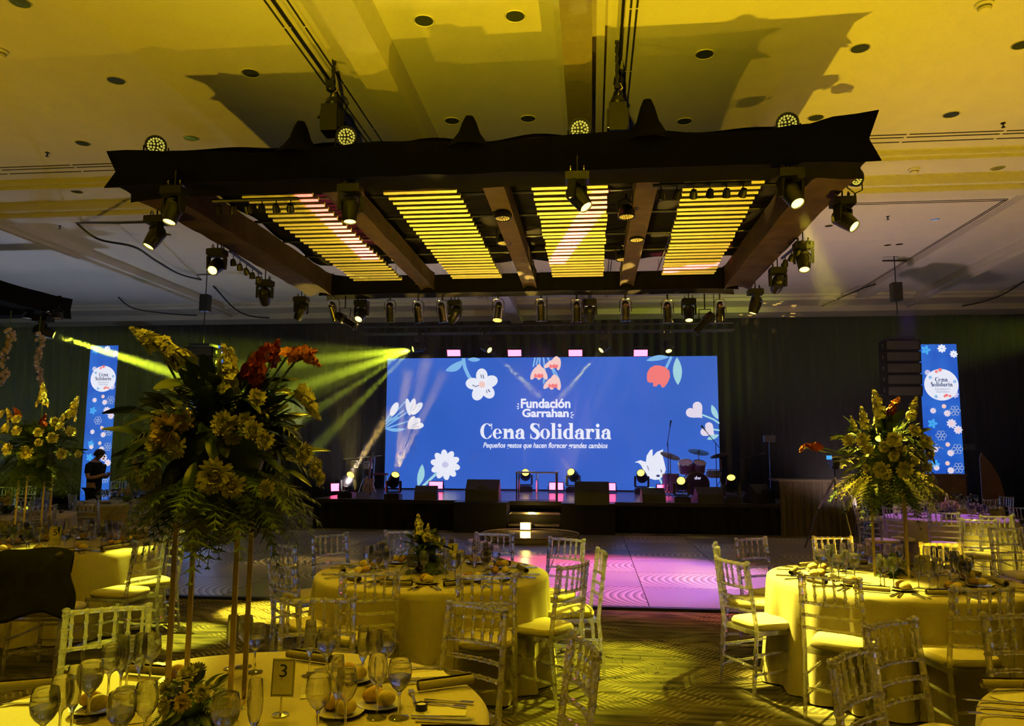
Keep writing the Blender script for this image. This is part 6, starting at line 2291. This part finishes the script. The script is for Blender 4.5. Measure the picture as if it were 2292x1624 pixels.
m5 = fl(C5, 1.68, [(20, 930, .07, 'petal'), (35, 960, .07, 'petal'), (60, 965, .065, 'petal'), (100, 968, .06, 'petal'), (120, 980, .07, 'petal'), (125, 945, .07, 'petal'), (148, 965, .07, 'petal'), (40, 1005, .075, 'petal'), (78, 1012, .08, 'petal'), (130, 1015, .07, 'petal'), (165, 1015, .05, 'petal'), (10, 985, .07, 'petal_warm'), (5, 1010, .06, 'petal_warm'), (60, 940, .06, 'petal'), (100, 990, .05, 'petal'), (-10, 950, .06, 'petal')])
s5 = sp(C5, 1.68, [('stock', 80, 905, (-.05, 0, 1), 1.25), ('stock', 140, 935, (.35, 0, 1), 1.3), ('red', 78, 955, (.1, -.1, .8), .9), ('orange', 25, 930, (-.2, 0, 1), .8), ('stock', 118, 960, (.2, 0, 1), .9), ('stock', 10, 940, (-.4, 0, .8), .8)])
arrangement('flower_arrangement', 'yellow-lit tall bouquet on the left table below the hanging garlands', (C5[0], C5[1], 1.68), .36, .30, 31, m5, s5, 90, 160, fernL=.30)
q = at(60, 1222, z=TZt)
arrangement('low_flowers', 'low pale flowers at the foot of the left gold stand', (C5[0] - .02, C5[1] - .1, TZt + .06), .12, .08, 32, [(-.08, -.06, .05, .045, 'petal'), (.06, -.08, .05, .05, 'petal'), (0, -.1, .07, .04, 'petal'), (.12, -.05, .04, .045, 'petal'), (0, .05, .09, .04, 'petal')], [], 16, 30, 'low flower bowls', .12, .5)

# right arrangement on table 2
q = at(1995, 1287, z=TZt)
C2 = (q.x, q.y)
flower_stand(C2[0], C2[1], .23, TZt, 1.40, 'tall gold four-pole flower stand on the bright right table', R(-18))
m2 = fl(C2, 1.66, [(1900, 985, .06, 'petal'), (1925, 985, .065, 'petal'), (1985, 985, .07, 'petal'), (1965, 1000, .05, 'petal'), (2000, 1005, .05, 'petal'), (2030, 965, .06, 'petal'), (2055, 990, .075, 'petal'), (2065, 1015, .06, 'petal'), (1960, 1050, .075, 'petal'), (1970, 1060, .05, 'petal'), (2008, 1050, .08, 'petal'), (2060, 1045, .055, 'petal'), (1932, 1046, .04, 'petal'), (2068, 1068, .04, 'petal'), (1935, 1005, .05, 'petal'), (2030, 1030, .04, 'petal'), (1985, 1020, .05, 'petal')])
s2 = sp(C2, 1.66, [('stock', 1985, 930, (-.25, 0, 1), 1.15), ('stock', 1950, 955, (-.2, 0, 1), .9), ('stock', 2048, 935, (.35, 0, 1), .95), ('stock', 1925, 960, (-.3, 0, 1), .6), ('red', 2003, 925, (.4, 0, 1), .8), ('orange', 2015, 900, (.6, 0, .6), .6), ('red', 1842, 1000, (-1, 0, .15), .8), ('orange', 1805, 1000, (-.6, 0, -.8), .45), ('orange', 2068, 985, (1, 0, 0), .45), ('stock', 1975, 960, (0, 0, 1), .8)])
arrangement('flower_arrangement', 'yellow-lit tall bouquet on the bright right table left of the banner', (C2[0], C2[1], 1.66), .34, .30, 41, m2, s2, 95, 150, fernL=.27)
arrangement('low_flowers', 'low pale flowers at the foot of the right gold stand', (C2[0] - .02, C2[1] - .06, TZt + .06), .12, .08, 42, [(-.08, -.06, .05, .045, 'petal'), (.06, -.08, .05, .045, 'petal'), (0, -.1, .07, .04, 'petal'), (.03, .05, .09, .04, 'petal')], [], 16, 30, 'low flower bowls', .12, .5)

# low bowl on table 1
q = at(952, 1280, z=TZt)
t = thing('flower_bowl', 'dark round bowl under the low flowers on the middle table', 'bowl', (q.x, q.y, TZt))
MB().lathe([(.001, 0), (.06, 0), (.10, .04), (.11, .09), (.10, .12), (.09, .12), (.10, .085), (.001, .07)], 20).build('bowl_body', M['drum_black'], t)
arrangement('low_flowers', 'low bouquet with one upright cream spike on the middle table', (q.x, q.y, TZt + .17), .15, .11, 51, [(.08, -.06, .08, .06, 'petal'), (.11, -.04, .03, .05, 'petal'), (.03, -.08, .10, .05, 'petal'), (.12, .04, .06, .05, 'petal')],
            [('stock', -.04, -.03, .08, (-.1, 0, 1), 1.05), ('stock', .0, .02, .07, (.1, 0, 1), .7)], 34, 46, 'low flower bowls', .15, .75)
for tn, lab in ((7, 'low brown-toned flowers on the far-left yellow table'), (8, 'low peach flowers on the table by the standing person'), (6, 'low pale flowers tinted purple on the purple table')):
    arrangement('low_flowers', lab, (TB[tn][0], TB[tn][1], TZt + .08), .16, .12, 60 + tn, [(.08, -.1, .10, .07, 'petal_warm'), (-.08, -.1, .09, .07, 'petal_warm'), (0, -.12, .13, .06, 'petal'), (.1, .05, .12, .06, 'petal_warm')], [('stock', 0, 0, .1, (0, 0, 1), .9)], 14, 20, 'low flower bowls', .14, .7)

# ------------------------------------------------------------------ the standing person
def skin_mesh(name, joints, bones, m, root=0, sub=2):
    me = bpy.data.meshes.new(name)
    me.from_pydata([j[0] for j in joints], bones, [])
    o = bpy.data.objects.new(name, me)
    COL.objects.link(o)
    md = o.modifiers.new('skin', 'SKIN')
    md.use_smooth_shade = True
    for i, j in enumerate(joints):
        r = j[1]
        me.skin_vertices[0].data[i].radius = r if isinstance(r, tuple) else (r, r)
        me.skin_vertices[0].data[i].use_root = (i == root)
    ss = o.modifiers.new('sub', 'SUBSURF')
    ss.levels = sub
    ss.render_levels = sub
    dg = bpy.context.evaluated_depsgraph_get()
    out = bpy.data.meshes.new_from_object(o.evaluated_get(dg))
    bpy.data.objects.remove(o)
    out.materials.clear()
    out.materials.append(m)
    out.polygons.foreach_set('use_smooth', [True] * len(out.polygons))
    out.name = name
    return out


q = at(213, 1050, y=14.9)
man = thing('person', 'person in a black t-shirt looking down at a phone before the left banner', 'person', (q.x, 14.9, 0), R(0))
# faces +x, head bowed
J = [((0, 0, .95), .14), ((0, 0, 1.10), .125), ((-.01, 0, 1.28), .14), ((-.02, 0, 1.40), .11), ((.0, 0, 1.49), .052), ((.045, 0, 1.545), .05), ((.085, 0, 1.60), .082), ((.10, 0, 1.655), .068),
     ((-.01, -.17, 1.395), .068), ((.0, -.23, 1.27), .052), ((.02, -.25, 1.13), .043), ((.15, -.18, 1.15), .038), ((.25, -.09, 1.20), .026), ((.29, -.06, 1.215), .022),
     ((-.01, .17, 1.395), .068), ((.0, .23, 1.27), .052), ((.02, .25, 1.13), .043), ((.15, .18, 1.15), .038), ((.25, .09, 1.19), .026), ((.29, .06, 1.205), .022),
     ((0, -.09, .86), .10), ((.02, -.10, .48), .062), ((0, -.10, .10), .042), ((.12, -.10, .045), .036), ((.19, -.10, .035), .03),
     ((0, .09, .86), .10), ((.02, .10, .48), .062), ((0, .10, .10), .042), ((.12, .10, .045), .036), ((.19, .10, .035), .03)]
Bn = [(0, 1), (1, 2), (2, 3), (3, 4), (4, 5), (5, 6), (6, 7), (3, 8), (8, 9), (9, 10), (10, 11), (11, 12), (12, 13), (3, 14), (14, 15), (15, 16), (16, 17), (17, 18), (18, 19), (0, 20), (20, 21), (21, 22), (22, 23), (23, 24), (0, 25), (25, 26), (26, 27), (27, 28), (28, 29)]
body = ob('body', skin_mesh('body', J, Bn, M['skin']), man)
fc = MB().ball((.185, 0, 1.565), .018, 8, 6, (1.2, .8, 1.3)).ball((.085, -.078, 1.59), .022, 8, 6, (.8, .4, 1.3)).ball((.085, .078, 1.59), .022, 8, 6, (.8, .4, 1.3)).ball((.165, 0, 1.52), .022, 8, 6, (1, 1.2, .7))
fc.build('face_feature', M['skin'], man)
eb = MB().box(.165, .178, -.05, -.018, 1.60, 1.607).box(.165, .178, .018, .05, 1.60, 1.607)
eb.build('eyebrow', M['hair'], man, smooth=False)
hands = MB()
for s, hx, hy, hz in ((-1, .295, -.055, 1.215), (1, .295, .055, 1.205)):
    for i in range(4):
        L = (.055, .062, .06, .048)[i]
        y0 = hy + s * .012 - s * .009 * i
        hands.tube([(hx, y0, hz - .004 * i), (hx + L * .55, y0 - s * .012, hz + .012), (hx + L * .75, y0 - s * .032, hz + .022)], [.0085, .0075, .006], 6)
    hands.tube([(hx - .02, hy - s * .012, hz + .012), (hx + .012, hy - s * .028, hz + .034), (hx + .035, hy - s * .033, hz + .038)], [.010, .009, .007], 6)
hands.build('finger', M['skin'], man)
JT = [((0, 0, .80), .165), ((0, 0, 1.08), .15), ((-.01, 0, 1.27), .16), ((-.02, 0, 1.40), .118), ((-.005, 0, 1.455), .07),
      ((-.01, -.17, 1.39), .085), ((.0, -.225, 1.28), .072), ((.005, -.24, 1.20), .068), ((-.01, .17, 1.39), .085), ((.0, .225, 1.28), .072), ((.005, .24, 1.20), .068)]
ob('tshirt', skin_mesh('tshirt', JT, [(0, 1), (1, 2), (2, 3), (3, 4), (3, 5), (5, 6), (6, 7), (3, 8), (8, 9), (9, 10)], M['tshirt']), man)
JP = [((0, 0, 1.0), .15), ((0, -.095, .82), .112), ((.02, -.10, .48), .082), ((0, -.10, .09), .066), ((0, .095, .82), .112), ((.02, .10, .48), .082), ((0, .10, .09), .066)]
ob('trousers', skin_mesh('trousers', JP, [(0, 1), (1, 2), (2, 3), (0, 4), (4, 5), (5, 6)], M['tshirt']), man)


def hair_fn(u, v):
    a = 2 * math.pi * u
    th = v * R(118)
    r = .104 + .006 * math.sin(a * 5 + v * 9)
    p = Vector((r * 1.12 * math.sin(th) * math.cos(a), r * .92 * math.sin(th) * math.sin(a), r * math.cos(th)))
    if p.x > .05 and p.z < .03:
        p.x *= .72
        p.z = max(p.z, .0)
    p = Matrix.Rotation(R(12), 3, 'Y') @ p
    return Vector((.075, 0, 1.615)) + p


MB().grid(hair_fn, 24, 12).build('hair', M['hair'], man)
ph = thing('mobile_phone', 'dark mobile phone held by the standing person', 'phone', (q.x + .335, 14.9, 1.235), 0)
MB().box(-.07, .07, -.036, .036, -.004, .004).build('case', M['black_plastic'], ph, (0, 0, 0), (0, R(-22), 0), smooth=False)
MB().box(-.066, .066, -.033, .033, .004, .0045).build('display', emit_mat('phone_glow', (.3, .35, .45), .4), ph, (0, 0, 0), (0, R(-22), 0), smooth=False)

# ------------------------------------------------------------------ the lamps' own light
def beam(key, power, color, angle, blend=.25, target=None, radius=.05, gobo=None):
    p, d = LENSPOS[key]
    return spot('beam_' + key, p + d * .03, (Vector(target) if target else p + d), power, color, angle, blend, radius, gobo)


beam('h8', 7500, (1, .82, .07), 22, .6, (1.55, 6.05, .75))
beam('h7', 5200, YEL, 18, .3, (-3.3, 8.0, 0))
beam('h3', 6000, (.95, .88, .04), 14, .5, (-2.7, 3.5, .8))
beam('h1', 3600, (.9, .88, .05), 18, .5, (-4.0, 6.9, .8))
beam('h2', 900, (.9, .88, .05), 20, .5, (-5.6, 6.9, 1.4))
beam('h9', 3000, YEL, 15, .4, (2.3, 6.2, 1.6))
beam('h11', 6500, (.95, .88, .03), 17, .8, (0.1, 6.4, .3))
beam('h10', 2600, YEL, 18, .4, (5.3, 10.6, .5))
beam('h13', 700, AMB, 24, .5, (.9, 11.2, 0))
beam('h17', 700, AMB, 24, .5, (2.0, 10.8, 0))
beam('h14', 700, AMB, 26, .5, (-4.3, 11.0, 0))
SHAFTS = []


def shaft(key, power, color, angle, target, length, dens, blend=.25):
    """a beam and a cone of added haze that makes it show"""
    beam(key, power, color, angle, blend, target)
    p, d = LENSPOS[key]
    dd = (Vector(target) - p).normalized()
    SHAFTS.append((p + dd * .06, dd, length, angle, dens))


shaft('far', 18000, LIME, 6, (-7.2, 16.5, 2.75), 5.2, .30, .2)
beam('t1', 9000, LIME, 34, .35)
for px, py, L_, dn in ((560, 905, 5.0, .06), (600, 985, 4.6, .09), (650, 1060, 4.2, .09), (480, 830, 5.0, .05)):
    shaft('t1', 6000, LIME, 5, at(px, py, y=18.0), L_, dn, .5)
shaft('t2', 4000, (1, .95, .1), 4, at(1260, 935, y=18.5), 2.3, .30, .2)
shaft('t3', 4000, (1, .95, .1), 4, at(1190, 965, y=18.5), 2.3, .30, .2)
for k, pw, an, tg, L_, dn in (('s1', 4000, 5, (1040, 660), 2.4, .25), ('s2', 5000, 4, (1000, 658), 3.4, .20), ('s2', 5000, 4, (930, 658), 3.0, .20), ('s2', 5000, 4, (1075, 658), 3.2, .20), ('s3', 5000, 5, (905, 656), 3.4, .25), ('s4', 4000, 5, (1370, 655), 1.4, .30),
                              ('s6', 3000, 4, (1020, 660), .8, .30)):
    shaft(k, pw, AMB, an, at(*tg, y=13.3), L_, dn)
for k, pw, an, tg in (('s5', 900, 10, (1180, 650)), ('s7', 900, 8, (1330, 650)), ('s9', 900, 8, (1600, 650))):
    beam(k, pw, AMB, an, .25, at(*tg, y=13.3))
SHAFTS.append((LENSPOS['h9'][0], (Vector((2.3, 6.2, 1.6)) - LENSPOS['h9'][0]).normalized(), 1.2, 15, .02))
# the LED cans on the front beam face the room
for i, p_ in enumerate(PARPOS):
    spot('led_can_light', p_ + Vector((0, -.12, -.05)), ((-2.6, -2.0, 1.2, 3.0)[i], 3.2, .6), 420, (1.0, .66, .015), 62, .8, .08)
# pink and violet wash from the rig onto the dance floor and the stage
spot('violet_wash', (2.1, 13.1, 4.38), (.9, 10.9, 0), 2600, (.40, .22, 1.0), 44, .6, .12)
spot('pink_wash', (-3.0, 13.1, 4.38), (.1, 10.9, 0), 5200, (1.0, .11, .20), 44, .6, .12)
spot('stage_wash', (-1.2, 17.5, 4.3), (-1.2, 19.5, .6), 420, (.55, .16, .85), 110, .8, .15)
spot('drum_wash', (.8, 17.6, 4.2), (1.9, 18.0, 1.2), 700, (1.0, .12, .70), 30, .6, .1)
# unseen lime lamp beyond the right picture edge, put there to tint curtain and haze
spot('lime_right', (10.6, 16.4, 4.3), (5.6, 20.0, 4.2), 2000, LIME, 32, .8, .05)
spot('purple_table_light', (5.6, 14.0, 4.4), (5.2, 12.5, .9), 900, (.42, .10, 1.0), 34, .5, .1)
# patterned light thrown up on the slats and truss; pink lamps are unseen additions
spot('gobo_amber', (-.6, 17.4, 1.0), (-.3, 12.4, 4.7), 9000, (1.0, .62, .10), 40, .3, .02, gobo_dots(16, .35))
spot('gobo_pink_a', (-3.42, 10.6, .3), (-3.42, 10.0, 4.75), 9000, (1.0, .06, .14), 50, .1, .02, gobo_bar(.034, .36, .04))
spot('gobo_pink_b', (-.2, 10.9, .3), (-.2, 10.4, 4.75), 9000, (1.0, .06, .14), 50, .1, .02, gobo_bar(.034, .40, .22))
spot('gobo_pink_c', (1.65, 13.0, .3), (1.65, 12.5, 4.75), 8000, (1.0, .06, .14), 50, .1, .02, gobo_bar(.035, .14, 1.2))
spot('gobo_pink_d', (-2.0, 8.6, .3), (-2.0, 8.25, 4.75), 7000, (1.0, .06, .14), 50, .1, .02, gobo_bar(.16, .025, 0))
spot('gobo_ceiling', (3.2, 17.0, 1.0), at(1735, 692, z=5.9), 3500, (1.0, .62, .10), 16, .2, .02, gobo_dots(26, .3))
spot('corner_glow', (-4.9, 15.6, .9), (-4.75, 13.25, 4.6), 1800, (1.0, .72, .10), 22, .4, .03)  # extra spot without a fixture, for the stage heads' light on the truss corner
spot('slat_fill', (-1.2, 9.0, .4), (-1.2, 10.6, 4.75), 1700, (1.0, .70, .05), 95, .8, .3)  # unseen fill lamp added below the slats to brighten them

# ------------------------------------------------------------------ haze in the rear half of the hall
def haze(dens):
    m = bpy.data.materials.new('stage_haze_%g' % dens)
    m.use_nodes = True
    nt = m.node_tree
    nt.nodes.remove(nt.nodes['Principled BSDF'])
    v = nt.nodes.new('ShaderNodeVolumeScatter')
    v.inputs['Color'].default_value = (1, 1, 1, 1)
    v.inputs['Density'].default_value = dens
    v.inputs['Anisotropy'].default_value = .1
    nt.links.new(v.outputs[0], nt.nodes['Material Output'].inputs['Volume'])
    return m


hz = MB().box(-15.5, 11.0, 13.8, 22.6, .7, 5.5).build('stage_haze', haze(.006), smooth=False)
tag(hz, 'thin theatrical haze filling the rear half of the hall', 'haze', None, 'stuff')

# cones of denser haze added along the beams so that they show
SH = thing('beam_haze', 'cones of haze shaped to the bright lamp beams around the stage', 'haze')
tag(SH, None, None, None, 'stuff')
hm = {}
for p_, d_, L_, an, dn in SHAFTS:
    if dn not in hm:
        hm[dn] = haze(dn)
    r1 = .05 + L_ * math.tan(R(an / 2)) * 1.05
    MB().cyl(p_, p_ + d_ * L_, .06, r1, 14).build('haze_cone', hm[dn], SH)
